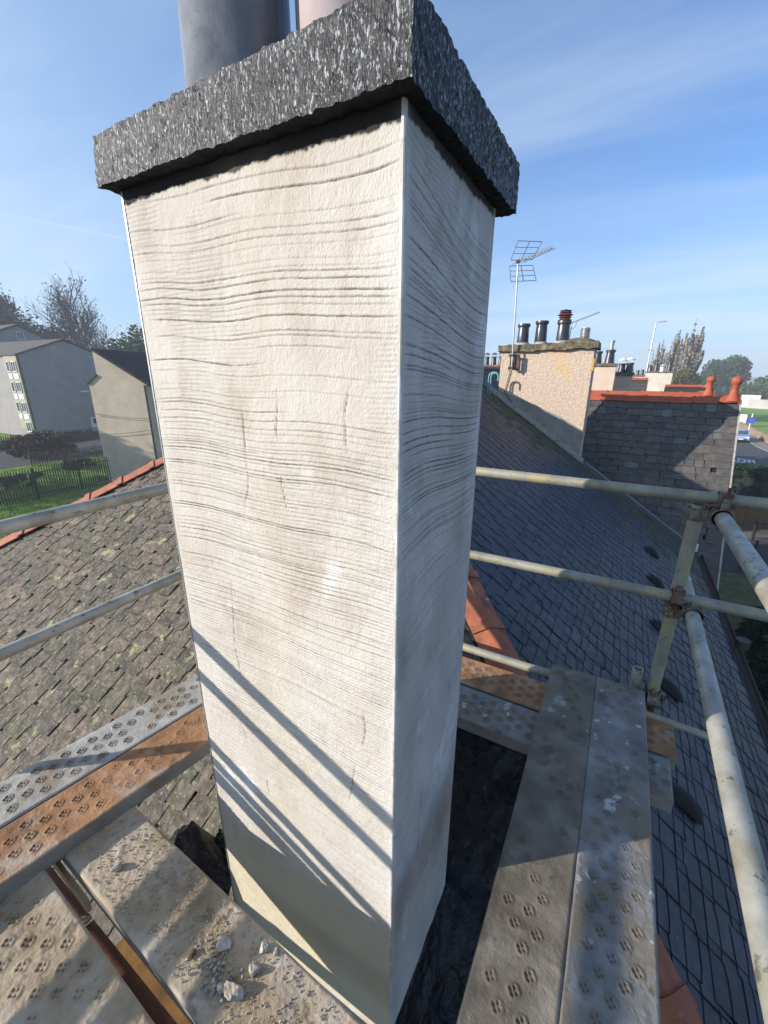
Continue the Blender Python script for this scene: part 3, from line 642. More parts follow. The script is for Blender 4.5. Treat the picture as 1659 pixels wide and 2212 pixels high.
def add_pot(name, c, r0, r1, h, m, label, group=None, n=32):
    t = thing(name, label, 'chimney pot', c, group)
    mb = MB(); mb.lathe(pot_profile(r0, r1, h), c, n); mb.build('pot_body', m, t, True, 50)
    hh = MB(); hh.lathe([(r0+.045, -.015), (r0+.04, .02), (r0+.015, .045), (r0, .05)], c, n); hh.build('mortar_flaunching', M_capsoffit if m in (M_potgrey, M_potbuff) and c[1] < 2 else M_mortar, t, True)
    return t
add_pot('chimney_pot', (-.927, .957, ct-.01), .126, .120, .9, M_potgrey, 'large black glazed pot on the near black coping, cut off by the picture edge')
add_pot('chimney_pot', (-.683, 1.047, ct-.01), .112, .108, .85, M_potbuff, 'pale pinkish clay pot on the near black coping beside the large black pot')

# ------------------------------------------------------------------ scaffold: tubes
GT = 'steel tubes of the scaffold'
def tube(p0, p1, label, r=.0255, m=None, n=20, name='scaffold_tube'):
    t = thing(name, label, 'scaffold tube', p0, GT)
    mb = MB(); p0 = Vector(p0); p1 = Vector(p1); d = (p1-p0).normalized(); a = d.orthogonal().normalized(); b = d.cross(a)
    L = (p1-p0).length; ns = max(1, int(L/.3)); rings = []
    V = []; F = []
    for i in range(ns+1):
        p_ = p0+d*(L*i/ns)
        V += [p_+(a*math.cos(2*math.pi*k/n)+b*math.sin(2*math.pi*k/n))*r for k in range(n)]
    F = [(j*n+i, j*n+(i+1) % n, (j+1)*n+(i+1) % n, (j+1)*n+i) for j in range(ns) for i in range(n)]
    # hollow ends
    for e, (pe, s) in enumerate(((p0, 1), (p1, -1))):
        o_ = len(V); V += [pe+(a*math.cos(2*math.pi*k/n)+b*math.sin(2*math.pi*k/n))*(r-.004) for k in range(n)]
        V += [pe+d*s*.12+(a*math.cos(2*math.pi*k/n)+b*math.sin(2*math.pi*k/n))*(r-.004) for k in range(n)]
        st = 0 if e == 0 else ns*n
        F += [(st+k, o_+k, o_+(k+1) % n, st+(k+1) % n) for k in range(n)]+[(o_+k, o_+n+k, o_+n+(k+1) % n, o_+(k+1) % n) for k in range(n)]
        F += [tuple(range(o_+n, o_+2*n))]
    mb.add(V, F); mb.build('tube_wall', m or M_galv, t, True, 50)
    return t
tube((-2.9, 2.28, -.519), (1.9, 2.28, -.519), 'upper guard rail running right behind the chimney towards the wing roof', r=.026, m=M_galvold)
tube((-2.9, 2.24, -1.008), (1.5, 2.24, -1.008), 'lower guard rail running right behind the chimney, above the slate slope', r=.026, m=M_galvold)
tube((.366, 2.285, -2.6), (.366, 2.285, -.555), 'upright scaffold post at the far right corner of the platform', r=.029, m=M_galvold)
tube((.435, -.7, -.572), (.437, 2.46, -.572), 'thick top rail coming towards the viewer at the right edge', r=.030)
tube((.385, -.9, -1.056), (.43, 2.60, -1.045), 'long lower rail along the right boards, its far white end past the post', r=.030)
tube((-1.935, -.9, -.545), (-1.905, 3.2, -.545), 'upper rail on the left, crossing the grass and tile hip', r=.0285)
tube((-1.955, -.9, -1.032), (-1.925, 2.9, -1.032), 'lower rail on the left, crossing the brown slates', r=.0255)
tube((-2.06, .33, -4.5), (-2.06, .33, .5), 'upright scaffold post just outside the left picture edge', r=.026)
tube((-1.99, -1.6, -.69), (-1.99, .26, -.69), 'short upper rail left of the platform beside the viewer', r=.026)
tube((-1.99, -1.6, -1.10), (-1.99, .24, -1.10), 'short middle rail left of the platform beside the viewer', r=.024)
tube((-2.0, -1.6, -1.17), (-2.0, .20, -1.17), 'thick short rail lowest beside the viewer on the left', r=.036)
tube((.283, 2.28, -2.5), (.283, 2.28, -1.475), 'short white ended post stub behind the end of the right boards', r=.026)
tube((-2.1, 2.175, -1.60), (-.02, 2.175, -1.60), 'pale yellowish ledger along the far edge of the rear boards', r=.024, m=M_galvold)
tube((.30, 2.12, -1.615), (.62, 2.10, -1.615), 'short thin tube sticking out right below the corner post', r=.017, m=M_galvold)
tube((-2.2, .378, -2.05), (-.1, .29, -2.05), 'dark rusty tube lying in the gap between the front boards', r=.044, m=M_rust)

def coupler(c, da_, db_, label, offs, m=M_coupler, stud=True, ra=.029, rb=.030, tape=False, up=None):
    """right-angle coupler: a collar on each tube, bolts with nuts, and a saddle"""
    t = thing('scaffold_coupler', label, 'coupler', c, 'couplers clamping the scaffold tubes')
    c = Vector(c)
    for k, (d_, o_, r_) in enumerate(((Vector(da_).normalized(), Vector(offs[0]), ra), (Vector(db_).normalized(), Vector(offs[1]), rb))):
        cc = c+o_
        mb = MB(); mb.tube(cc-d_*.027, cc+d_*.027, r_+.007, n=18); mb.tube(cc-d_*.027, cc-d_*.020, r_+.011, n=18); mb.tube(cc+d_*.020, cc+d_*.027, r_+.011, n=18)
        col_ = mb.build('collar', m, t, True, 40)
        out = (o_.normalized() if o_.length > 0 else Vector((0, 0, 1))); perp = d_.cross(out).normalized()
        u_ = Vector(up[k]) if up else out
        s_ = d_.cross(u_).normalized()
        bo = MB(); q = cc+s_*(r_+.014); bo.tube(q-u_*.030, q+u_*.062, .006, n=8); bo.build('bolt', M_rust, col_, True)
        nu_ = MB(); nu_.tube(q+u_*.022, q+u_*.036, .0125, n=6); nu_.tube(q+u_*.018, q+u_*.022, .016, n=12); nu_.build('nut', M_rust, col_)
        fl_ = MB(); fl_.box(q, (.028, .028, .03)); fl_.build('flap', m, col_); fl_ = MB(); fl_.box(q-s_*(2*r_+.028), (.022, .03, .024)); fl_.build('hinge', m, col_)
    sd_ = MB(); mid = c+(Vector(offs[0])+Vector(offs[1]))/2; sd_.box(mid, (.045, .045, .034)); sd_.build('saddle', m, t)
    if tape:
        tp = MB()
        for k in range(7):
            zz_ = c.z-.045-.008*k; tp.lathe([(.031, 0), (.0345+rng.uniform(0, .003), .003), (.031, .0075)], (.366, 2.285, zz_), 18)
        for k in range(5):
            a_ = rng.uniform(-2.8, -1.2); tp.box((.366+.036*math.cos(a_), 2.285+.036*math.sin(a_), c.z-.06-rng.random()*.04), (.012, .012, .004))
        tp.build('tape_wrap', M_yellow, t)
    return t
coupler((.452, 2.28, -.545), (1, 0, 0), (0, 1, 0), 'coupler with an upright rusty bolt where the two top rails cross', ((0, 0, .026), (-.016, .0, -.027)), up=((0, 0, 1), (0, 0, 1)), ra=.026)
coupler((.38, 2.275, -.60), (0, 0, 1), (0, 1, 0), 'mortar spattered coupler at the top of the corner post', ((-.014, .01, 0), (.055, -.10, .028)), ra=.029, up=((0, -1, 0), (-1, 0, 0)))
coupler((.366, 2.262, -1.01), (0, 0, 1), (1, 0, 0), 'dark coupler with yellow tape halfway up the corner post', ((0, .023, -.035), (.0, -.022, .002)), tape=True, up=((0, -1, 0), (0, -1, 0)))
coupler((.395, 2.28, -1.07), (0, 0, 1), (0, 1, 0), 'coupler behind the taped one, holding the long lower right rail', ((-.03, .005, -.03), (.032, -.10, .022)), up=((0, -1, 0), (1, 0, 0)))
coupler((.366, 2.26, -1.60), (0, 0, 1), (1, 0, 0), 'rusty coupler at the foot of the corner post beside the boards', ((0, .025, 0), (0, -.03, 0)), up=((0, -1, 0), (0, -1, 0)))
coupler((-2.0, .33, -1.06), (0, 0, 1), (0, 1, 0), 'coupler on the left post just outside the picture', ((-.06, 0, 0), (.05, 0, .03)))

# ------------------------------------------------------------------ scaffold boards
GB = 'steel boards of the scaffold platform'
def board(x0, y0, ang, L, z, m, label, crust=0.0, dimple=1.0, res=.0032, seed=1, W=.225, worn=0.0):
    """x0,y0: middle of one end; ang: direction of its length"""
    t = thing('scaffold_board', label, 'scaffold board', (x0, y0, z), GB)
    nu = int(L/res); nv = int(W/res)
    u = np.linspace(0, L, nu)[:, None]*np.ones((1, nv)); v = np.linspace(-W/2, W/2, nv)[None, :]*np.ones((nu, 1))
    h = np.zeros_like(u); ring = np.zeros_like(u); hole = np.zeros_like(u)
    px_, py_ = .100, .062
    for ph in (0, 1):
        uu = (u+ph*px_/2) % px_-px_/2; iu = np.floor((u+ph*px_/2)/px_)
        vv0 = v+ph*py_/2; iv = np.round(vv0/py_); vv = vv0-iv*py_
        keep = (vnoise(iu*1.7+3, iv*2.3+7, seed+5) > worn*.8) & (np.abs(iv*py_-ph*py_/2) < W/2-.025)
        r = np.hypot(uu, vv); th = np.arctan2(vv, uu)
        amp = keep*(.6+.4*vnoise(iu*3.1, iv*1.7, seed+8))*dimple
        lobe = .5+.5*np.cos(4*th+.6)
        h += amp*(.0036*np.exp(-((r-.0150)/.0034)**2)*(.6+.4*lobe)-.0040*np.exp(-((r-.0085)/.0036)**2)*lobe+.0030*np.exp(-((r-.010)/.0036)**2)*(1-lobe)+.0016*np.exp(-(r/.004)**2))
        hole = np.maximum(hole, amp*.85*np.exp(-((r-.0088)/.0034)**2)*lobe**1.6)
        wob = 1+.35*(vnoise(u*70, v*70, seed+3)-.5)*2
        ring = np.maximum(ring, keep*sstep(.026*wob, .017*wob, r)*(.5+.5*vnoise(iu*2.3, iv*4.1, seed+2)))
    h += .0008*(fbm(u*30, v*30, seed, 3)-.5)+.004*(fbm(u*2.2, v*5, seed+4, 2)-.5)
    if crust:
        cm = sstep(.35, .62, fbm(u*7, v*7, seed+12, 3))
        h = h*(1-.75*cm*crust)+crust*(cm*.0042*(fbm(u*38, v*38, seed+14, 5, .6))+.0075*np.clip(fbm(u*26, v*26, seed+19, 4, .6)-.56, 0, 1)*2+.0022*(fbm(u*110, v*110, seed+23, 3)-.5))
        hole *= (1-cm*crust*.9); ring *= (1-.6*cm*crust)
    e = np.minimum(v+W/2, W/2-v); e = np.minimum(e, np.minimum(u, L-u)+.0)
    h = h*sstep(0, .012, e)-.004*(1-sstep(0, .006, e))
    ca, sa = math.cos(ang), math.sin(ang)
    X = x0+u*ca-v*sa; Y = y0+u*sa+v*ca
    me = mk_mesh('deck_plate', np.stack([X, Y, z+h], -1).reshape(-1, 3), grid_faces(nu, nv), smooth=True,
                 attrs={'ring': ('POINT', ring.ravel()), 'hole': ('POINT', np.clip(hole, 0, 1).ravel())})
    obj('deck_plate', me, m, t)
    MR = Matrix.Rotation(ang, 3, 'Z')
    for s in (-1, 1):
        b = MB(); c = Vector((x0, y0, z))+MR @ Vector((L/2, s*(W/2-.0015), -.034)); b.box(c, (L, .003, .058), MR)
        c2 = Vector((x0, y0, z))+MR @ Vector((L/2, s*(W/2-.010), -.0635)); b.box(c2, (L, .020, .003), MR)
        b.build('side_flange', M_boardside, t)
    for s in (0, 1):
        b = MB(); c = Vector((x0, y0, z))+MR @ Vector((L*s+(.002 if s == 0 else -.002), 0, -.030)); b.box(c, (.004, W-.008, .046), MR); b.build('end_cap', M_boardside, t)
    return t
ZB = -1.55; ZL = -1.612
board(.2115, -.6, R(90), 2.815, ZB, M_bgrey, 'grey patchy board with white lichen spots, outermost of the two right boards', seed=31, worn=.55, crust=.45)
board(-.0145, -.6, R(90), 2.815, ZB, M_bbrown, 'brown muddy board with bluish stains beside the gap right of the chimney', seed=45, worn=.65, crust=.4)
board(-2.0, 1.994, 0, 2.45, ZL, M_borange, 'rear board with rusty patch, farther of the two passing behind the chimney', seed=51, res=.005)
board(-2.0, 1.752, 0, 2.42, ZL, M_bgrey, 'darker rear board, nearer of the two passing behind the chimney', seed=61, res=.005)
La = math.atan2(.71, .124)
board(-1.60-.124*1.1-.0, .245-.71*1.1+.02, La, 3.2, ZB, M_borange, 'rust orange board left of the chimney, nearer of the left pair', seed=71, crust=.5, worn=.35)
board(-1.832-.124*1.1, .27-.71*1.1+.02, La, 3.2, ZB, M_bwhite, 'pale galvanised board with dimpled holes, beyond the orange board', seed=81, dimple=1.1, crust=.15, worn=.12)
board(-1.85, .497, R(-3.2), 2.9, ZL, M_bsand, 'sandy mortar crusted board with crumbs against the foot of the chimney', seed=91, crust=1.0, dimple=.6, res=.0029, W=.229)
board(-1.85, .2165, R(-3.6), 2.6, ZL, M_bsand, 'stained board at the lower left corner below the crusted one', seed=99, crust=.9, worn=.3, res=.0032)

for k_, lb_ in enumerate(('unseen board under the viewer, first one behind the lower left board', 'unseen board under the viewer, second behind the lower left board', 'unseen board under the viewer, farthest from the chimney')):
    board(-1.70, -.03-.235*k_, R(-2.5), 2.5, ZL, M_bsand, lb_, seed=120+k_, crust=.6, res=.02)  # unseen boards, added to keep sky light off the chimney foot

def rock(name, c, s, label, m=M_lump, seed=0, flat=.6, group=None):
    import bmesh
    bm = bmesh.new(); bmesh.ops.create_icosphere(bm, subdivisions=3, radius=1.0)
    rr = random.Random(seed); ks = [(Vector((rr.gauss(0, 1), rr.gauss(0, 1), rr.gauss(0, 1))).normalized(), rr.uniform(.5, .95)) for _ in range(11)]
    for v in bm.verts:
        for k_, d_ in ks:
            q = v.co.dot(k_)
            if q > d_: v.co -= k_*(q-d_)
        v.co += v.normal*.09*math.sin(v.co.x*9+seed)*math.cos(v.co.y*8+v.co.z*7)
    M = Matrix.Diagonal((s*rr.uniform(.8, 1.3), s*rr.uniform(.7, 1.1), s*flat, 1)) @ Matrix.Rotation(rr.random()*6, 4, 'Z')
    bmesh.ops.transform(bm, matrix=Matrix.Translation(Vector(c)) @ M, verts=bm.verts)
    me = bpy.data.meshes.new(name); bm.to_mesh(me); bm.free()
    o = obj(name, me, m); return tag(o, label, 'mortar lump', group)
GL = 'lumps of dried mortar on the crusted board'
for i, (x, y, s, fl_, lb_) in enumerate([
    (-1.265, .424, .017, .9, 'small grey lump of mortar alone at the shadow edge on the crusted board'),
    (-.675, .512, .020, 1.0, 'pale knob of mortar on the board edge against the chimney'),
    (-.640, .525, .012, .9, 'tiny round crumb touching the chimney foot, beyond the pale knob'),
    (-.718, .392, .014, .8, 'white elongated lump at the left of the largest pair'),
    (-.680, .402, .027, .8, 'largest grey mortar lump on the crusted board'),
    (-.668, .462, .021, .6, 'jagged grey flake between the largest lump and the chimney'),
    (-.79, .462, .022, .25, 'flat whitish mortar splash on the sandy board'),
    (-.850, .402, .012, .5, 'dark pebble at the left of the crumbs')]):
    rock('mortar_lump', (x, y, ZL+.004+s*fl_*.45), s, lb_, seed=i+4, flat=fl_, group=GL, m=M_lump if i != 7 else M_soil)
cr_ = MB(); rr = random.Random(8)
for k in range(70):
    x = rr.gauss(-.76, .035); y = rr.gauss(.405, .022); s = rr.uniform(.002, .0055)
    cr_.box((x, y, ZL+.006+s*.4), (s*2, s*1.5, s*1.4), Euler((rr.random()*3, rr.random()*3, rr.random()*3)).to_matrix(), taper=.6)
for k in range(900):
    x = rr.uniform(-1.5, -.3); y = .497-.056*(x+1.85)+rr.uniform(-.1, .1); s = rr.uniform(.001, .0032)
    cr_.box((x, y, ZL+.004+s*.3), (s*2, s*1.5, s*1.4), Euler((rr.random()*3, rr.random()*3, rr.random()*3)).to_matrix(), taper=.6)
tag(cr_.build('mortar_crumbs', M_lump), 'loose crumbs of mortar scattered over the crusted board', 'crumbs', kind='stuff')
# timber batten and debris in the gap
tb = MB(); tb.box((-1.50, .352, -1.715), (.36, .014, .055), Matrix.Rotation(R(-3.5), 3, 'Z')); tb.build('timber_batten', mat('fresh_timber', [(.3, (.50, .30, .18)), (.7, (.62, .42, .28))], scale=8, rough=.8, stretch=(1, 6, 6), bump=(60, .3, .003)))
tag(bpy.data.objects['timber_batten'], 'sunlit pinkish timber batten in the gap under the orange board', 'batten')
rock('mortar_lump', (-1.50, .345, -2.015), .042, 'white plaster blob stuck on the rusty tube in the gap', seed=77, flat=.5, group=GL)
tr_ = MB(); tr_.box((-1.05, .40, -2.28), (.9, .16, .03), Matrix.Rotation(R(-4), 3, 'Z')); tag(tr_.build('timber_plank', mat('ochre_stained_timber', [(.3, (.10, .05, .015)), (.6, (.25, .13, .035)), (.8, (.33, .2, .07))], scale=9, rough=.9, bump=(40, .4, .004))), 'ochre stained timber plank lying deep in the gap at the bottom left', 'plank')

# black polythene round the chimney foot
def drape(name, x0, x1, y0, y1, zf, label, n=60, seed=2, amp=.02):
    xs = np.linspace(x0, x1, n)[:, None]*np.ones((1, n)); ys = np.linspace(y0, y1, n)[None, :]*np.ones((n, 1))
    rid = np.abs(fbm(xs*5+ys*3, ys*5-xs*2, seed, 4)-.5)*2
    z = zf(xs, ys)+amp*(1-rid)**2*1.6+amp*.5*(fbm(xs*14, ys*14, seed+4, 3)-.5)
    me = mk_mesh(name, np.stack([xs+.01*(fbm(xs*8, ys*8, seed+9, 2)-.5), ys, z], -1).reshape(-1, 3), grid_faces(n, n), smooth=True)
    return tag(obj(name, me, M_sheet), label, 'plastic sheet', 'black plastic sheets round the chimney foot')
drape('plastic_sheet', -.415, .27, .42, 2.02, lambda x, y: np.maximum(-(H1-T*y)+.035, -(H0+T*x)*0-(H1-T*y)+.035)+np.clip(-2.45+(H1-T*y)-.035, 0, 2)*np.exp(-np.clip(x+.405, 0, 9)/.10), 'black plastic sheet in the dark gap right of the chimney', seed=5, amp=.05)
drape('plastic_sheet', -1.15, -.40, 1.385, 2.08, lambda x, y: -(H1-T*y)+.04+np.clip(-2.35+(H1-T*y)-.035, 0, 2)*np.exp(-np.clip(y-1.385, 0, 9)/.08), 'black plastic sheet behind the chimney foot under the rear boards', seed=15)
drape('plastic_sheet', -1.60, -1.215, .30, .93, lambda x, y: -1.86-.75*np.clip((x+1.52)/.3, 0, 1)*np.clip((.93-y)/.25, 0, 1)-.35*np.clip((y-.80)/.1, 0, 1)-.30*np.clip((-1.44-x)/.1, 0, 1)-.6*np.clip((.62-y)/.12, 0, 1), 'crumpled black plastic sheet showing left of the chimney foot', seed=9, amp=.045)
drape('plastic_sheet', -1.30, -.35, .22, .80, lambda x, y: -2.62+.1*np.clip((x+1.3), 0, 1)+0*y, 'black plastic sheet under the boards in front of the chimney', seed=12, amp=.04)

# ------------------------------------------------------------------ the second chimney at the verge
c2 = thing('chimney', 'broad peach roughcast chimney with a mossy coping and four pots, carrying a tall aerial', 'chimney', (-1.56, 9.9, -2.4))
NY0 = 9.62; NY1 = 10.32
b = MB(); b.prism([(-2.46, NY0, -.50), (-.655, NY0, -1.75), (-.665, NY0, .475), (-2.46, NY0, .44)], (0, NY1-NY0, 0))
b.build('shaft', M_peach, c2)
b = MB(); b.prism([(-2.465, NY0-.004, -.50), (-.655, NY0-.004, -1.72), (-.655, NY0-.004, -1.10), (-1.1, NY0-.004, -.85), (-1.7, NY0-.004, -.60), (-2.465, NY0-.004, -.33)], (0, .003, 0))
b.build('shadow_patch', M_shadowgrey, c2)  # grey wedge paints the roof ridge's shadow across the shaft foot
b = MB(); b.prism([(-2.62, NY0-.06, zR(-2.62)), (-.56, NY0-.06, zR(-.56)), (-.56, NY0-.06, zR(-.56)+.10), (-2.62, NY0-.06, zR(-2.62)+.10)], (0, .07, 0)); b.build('skirt_mortar', M_mortar, c2)
rough_slab('coping', [(-2.53, NY0-.08, .445), (-.60, NY0-.08, .48), (-.60, NY1+.08, .48), (-2.53, NY1+.08, .445), (-2.50, NY0-.07, .57), (-.62, NY0-.07, .61), (-.62, NY1+.06, .62), (-2.50, NY1+.06, .58)], M_mosscope, c2, .022, .028, seed=9, sc=9)
b = MB(); b.lathe([(.36, 0), (.30, .06), (.16, .11), (.0, .12)], (-.98, NY0+.30, .58), 18); b.build('moss_mound', M_mosscope, c2, True)
b = MB(); b.box((-.662, NY0-.003, .18), (.05, .012, .22)); b.build('orange_lichen', mat('orange_lichen', [(.3, (.5, .26, .06)), (.7, (.6, .38, .12))], scale=20, rough=1), c2)
GP = 'black pots on the peach chimney'
add_pot('chimney_pot', (-2.10, NY0+.26, .58), .122, .105, .42, M_potblack, 'black pot behind the aerial mast, first in the row of three', GP, 24)
add_pot('chimney_pot', (-1.74, NY0+.26, .59), .122, .108, .45, M_potblack, 'dull black pot in the middle of the row of three', GP, 24)
p3 = add_pot('chimney_pot', (-1.31, NY0+.26, .60), .128, .112, .42, M_potblack, 'black pot topped by a red slatted clay cowl', GP, 24)
b = MB()
for k, (r_, z_) in enumerate(((.135, .42), (.125, .47), (.15, .515), (.12, .56))): b.lathe([(r_*.8, z_), (r_, z_+.012), (r_*.75, z_+.035)], (-1.31, NY0+.26, .60), 20)
b.lathe([(.085, .42), (.085, .60)], (-1.31, NY0+.26, .60), 16); b.build('cowl', M_redcowl, p3, True)
b = MB(); b.lathe([(.10, .60), (.115, .61), (.02, .63)], (-1.31, NY0+.26, .60), 20); b.build('cowl_lid', M_blackpl, p3, True)
p4 = thing('flue_terminal', 'short louvred aluminium flue terminal at the right end of the peach chimney', 'flue terminal', (-.90, NY0+.28, .68))
b = MB(); b.lathe([(.075, 0), (.075, .2)], (-.90, NY0+.28, .68), 18)
for k in range(5): b.lathe([(.078, .02+k*.036), (.10, .03+k*.036), (.078, .045+k*.036)], (-.90, NY0+.28, .68), 18)
b.build('louvred_body', M_alu, p4, True)
# aerial
ae = thing('tv_aerial', 'tall mast with a long yagi aerial and two grid reflectors on the peach chimney', 'tv aerial', (-2.18, NY0-.16, -.1))
ym = NY0-.17
b = MB(); b.tube((-2.175, ym, .08), (-2.245, ym, 2.08), .0155, n=10); b.build('mast', M_alu, ae, True)
b = MB()
for z_ in (.37, .12): b.box((-2.19, ym+.09, z_), (.03, .22, .035)); b.box((-2.19, NY0-.012, z_), (.20, .02, .05))
b.box((-2.145, ym+.03, .245), (.035, .035, .30)); b.box((-2.225, ym+.04, .245), (.02, .02, .30)); b.build('wall_bracket', M_wire, ae)
b = MB(); b.box((-2.11, ym+.05, .245), (.09, .03, .27)); b.build('bracket_plate', M_rust, ae)
bA = Vector((-2.36, ym, 2.055)); bB = Vector((-1.60, ym-.10, 2.235)); dirb = (bB-bA).normalized()
b = MB(); b.tube(bA, bB, .011, n=8); bm_ = b.build('boom', M_antred, ae, True)
side_ = Vector((0.55, -1, .35)).normalized(); side_ = (side_-dirb*side_.dot(dirb)).normalized()
for k in range(11):
    c = bA+dirb*(.16+.058*k); l_ = .15-.004*k
    b = MB(); b.path([c-side_*l_+dirb*.06+Vector((0, 0, .02)), c-side_*l_*.5, c, c+side_*l_*.5, c+side_*l_+dirb*.06+Vector((0, 0, -.02))], .0045, n=5); b.build('director', M_alu, bm_)
b = MB(); b.box(bA+dirb*.12, (.07, .05, .045)); b.build('dipole_box', M_wire, bm_)
for (P, nm) in ((((-2.29, 2.45), (-1.84, 2.38), (-1.98, 2.10), (-2.40, 2.13)), 'upper'), (((-2.41, 2.03), (-1.97, 2.0), (-1.87, 1.73), (-2.36, 1.75)), 'lower')):
    b = MB(); Q = [Vector((x_, ym+.02, z_)) for x_, z_ in P]
    for i in range(4): b.tube(Q[i], Q[(i+1) % 4], .006, n=6)
    for f_ in (.33, .66): b.tube(Q[0].lerp(Q[3], f_), Q[1].lerp(Q[2], f_), .005, n=6)
    b.tube(Q[0].lerp(Q[1], .5), Q[3].lerp(Q[2], .5), .008, n=6)
    b.build('reflector_grid', M_wire, ae)
ca = thing('aerial_cable', 'thin dark cable hanging from the aerial bracket down the peach chimney', 'cable', (-2.2, NY0-.02, .1))
b = MB(); b.path([(-2.21, NY0-.03, .35), (-2.25, NY0-.02, .0), (-2.32, NY0-.02, -.38), (-2.05, NY0-.02, -.70), (-1.75, NY0-.02, -.98), (-1.50, NY0-.05, -1.16), (-1.38, NY0-.10, -1.2)], .008, n=6); b.build('cable_run', M_wire, ca, True)
hk = thing('hook_pipe', 'verdigris green hooked pipe standing on the slates left of the peach chimney', 'pipe', (-2.58, 9.3, -.4))
for dx in (0, .05):
    b = MB(); pts = [(-2.60+dx, 9.3, -.42), (-2.605+dx, 9.3, -.10)]
    for k in range(7):
        a_ = math.pi*(1-k/6); pts.append((-2.50+dx*.4+(.10-dx*.55)*math.cos(a_), 9.3, -.05+(.085-dx*.4)*math.sin(a_)))
    pts.append((-2.40+dx*-.15, 9.3, -.14)); b.path(pts, .013, n=8); b.build('pipe_leg', M_verdi, hk, True)

# ------------------------------------------------------------------ neighbouring house: main slope beyond, and the wing facing the viewer
nh = thing('house', 'neighbouring slated house with bright terracotta ridge tiles and ball finials', 'house', (0, 13, EYE2G))
W0 = Vector((2.17, 12.0, -.52)); sl = Vector((0, -2.45, -3.95)).normalized()      # down the wing slope
DW = -sl; NW = Vector((1, 0, 0)).cross(DW).normalized()
gW = .166; Lw = 4.45; WX0 = -2.6
botW = W0+sl*Lw
base = MB(); o_ = NW*-.04
base.add([Vector((WX0, 12.0, -.52))+o_, W0+o_, botW+o_, Vector((WX0, botW.y, botW.z))+o_], [(0, 1, 2, 3)])
# back of the first wing, second wing
base.add([Vector((WX0, 12.0, -.57)), Vector((2.17, 12.0, -.57)), Vector((2.17, 13.55, -3.0)), Vector((WX0, 13.55, -3.0))], [(0, 3, 2, 1)])
base.add([Vector((WX0, 15.1, -.57)), Vector((2.17, 15.1, -.57)), Vector((2.17, 13.55, -3.0)), Vector((WX0, 13.55, -3.0))], [(0, 1, 2, 3)])
base.add([Vector((WX0, 15.1, -.57)), Vector((2.17, 15.1, -.57)), Vector((2.17, 19, -5.0)), Vector((WX0, 19, -5.0))], [(0, 3, 2, 1)])
# main slope continuing behind the peach chimney
base.add([(RX, 9.7, RZ-.05), (-1.2, 9.7, zR(-1.2)-.05), (-1.2, 26, zR(-1.2)-.05), (RX, 26, RZ-.05)], [(0, 1, 2, 3)])
base.add([(RX, 9.7, RZ-.05), (RX, 26, RZ-.05), (2*RX+1.2, 26, zR(-1.2)-.05), (2*RX+1.2, 9.7, zR(-1.2)-.05)], [(0, 1, 2, 3)])
base.build('roof', M_under, nh)
w = MB(); w.prism([(2.13, botW.y+.1, EYE2G), (2.13, 18.9, EYE2G), (2.13, 18.9, -5.1), (2.13, 15.1, -.72), (2.13, 13.55, -3.1), (2.13, 12.0, -.72), (2.13, botW.y+.1, botW.z-.1)], (-8.5, 0, 0)); w.build('wall', M_peachflat, nh)
b = MB(); b.prism([W0+Vector((.012, 0, .0))-NW*.05, W0+Vector((.045, 0, 0))-NW*.05, W0+Vector((.045, 0, 0))+NW*.020, W0+Vector((.012, 0, 0))+NW*.020], botW-W0); b.build('verge_fillet', M_mortar, nh)
varW = slate_meshes('W', 12, .17, .30, .25, .017, .022, 8)
nW = int(Lw/gW)
def uW(j): return (WX0, 2.17+.008)
itW = slate_field(3, 0, uW, nW, gW, Vector((0, botW.y, botW.z)), Vector((1, 0, 0)), DW, varW, .016, gap=.011)
varM = slate_meshes('M', 6, .18, .27, .24, .010, .010, 15)
itM = slate_field(4, 0, lambda j: (-19.0, -9.75), int(2.0/(-DR.x*gR)), gR, Vector((-1.4, 0, zR(-1.4))), Vector((0, -1, 0)), DR, varM, .008)
place_slates([(itW, varW, M_slateW, gW), (itM, varM, M_slateR, gR)], nh)
for (yy, nm, L_) in ((12.0, 'ridge_tile', .47), (15.1, 'ridge_tile', .47)):
    hip_tiles(nh, (2.17-.36-9*L_, yy, -.515), (2.17-.36+.01, yy, -.515), NW, Vector((0, .8, .6)).normalized(), L_, .3, M_finial, name=nm, side=.155, rise=.05)
hip_tiles(nh, (RX, 9.7, RZ), (RX, 24, RZ), NS, NL, .455, .3, M_hip, name='ridge_tile')
def finial(parent, x, y, z, s=1.0):
    b = MB(); b.prism([Vector((x-.38*s, y-.13*s, z-.08*s)), Vector((x+.02, y-.13*s, z-.08*s)), Vector((x+.02, y, z+.10*s)), Vector((x-.38*s, y, z+.06*s))], (0, .14*s, 0))
    b.lathe([(.17, -.05), (.125, .03), (.09, .10), (.07, .19), (.062, .24), (.085, .25), (.085, .27), (.06, .28), (.062, .30), (.098, .34), (.112, .39), (.105, .44), (.075, .48), (.03, .50)], (0, 0, 0), 18)
    for i in range(8, len(b.V)): b.V[i] = Vector((x-.13*s, y, z))+b.V[i]*s
    return b.build('finial', M_finial, parent, True, 45)
finial(nh, 2.17, 12.0, -.49, .93); finial(nh, 2.13, 15.1, -.49, .93)

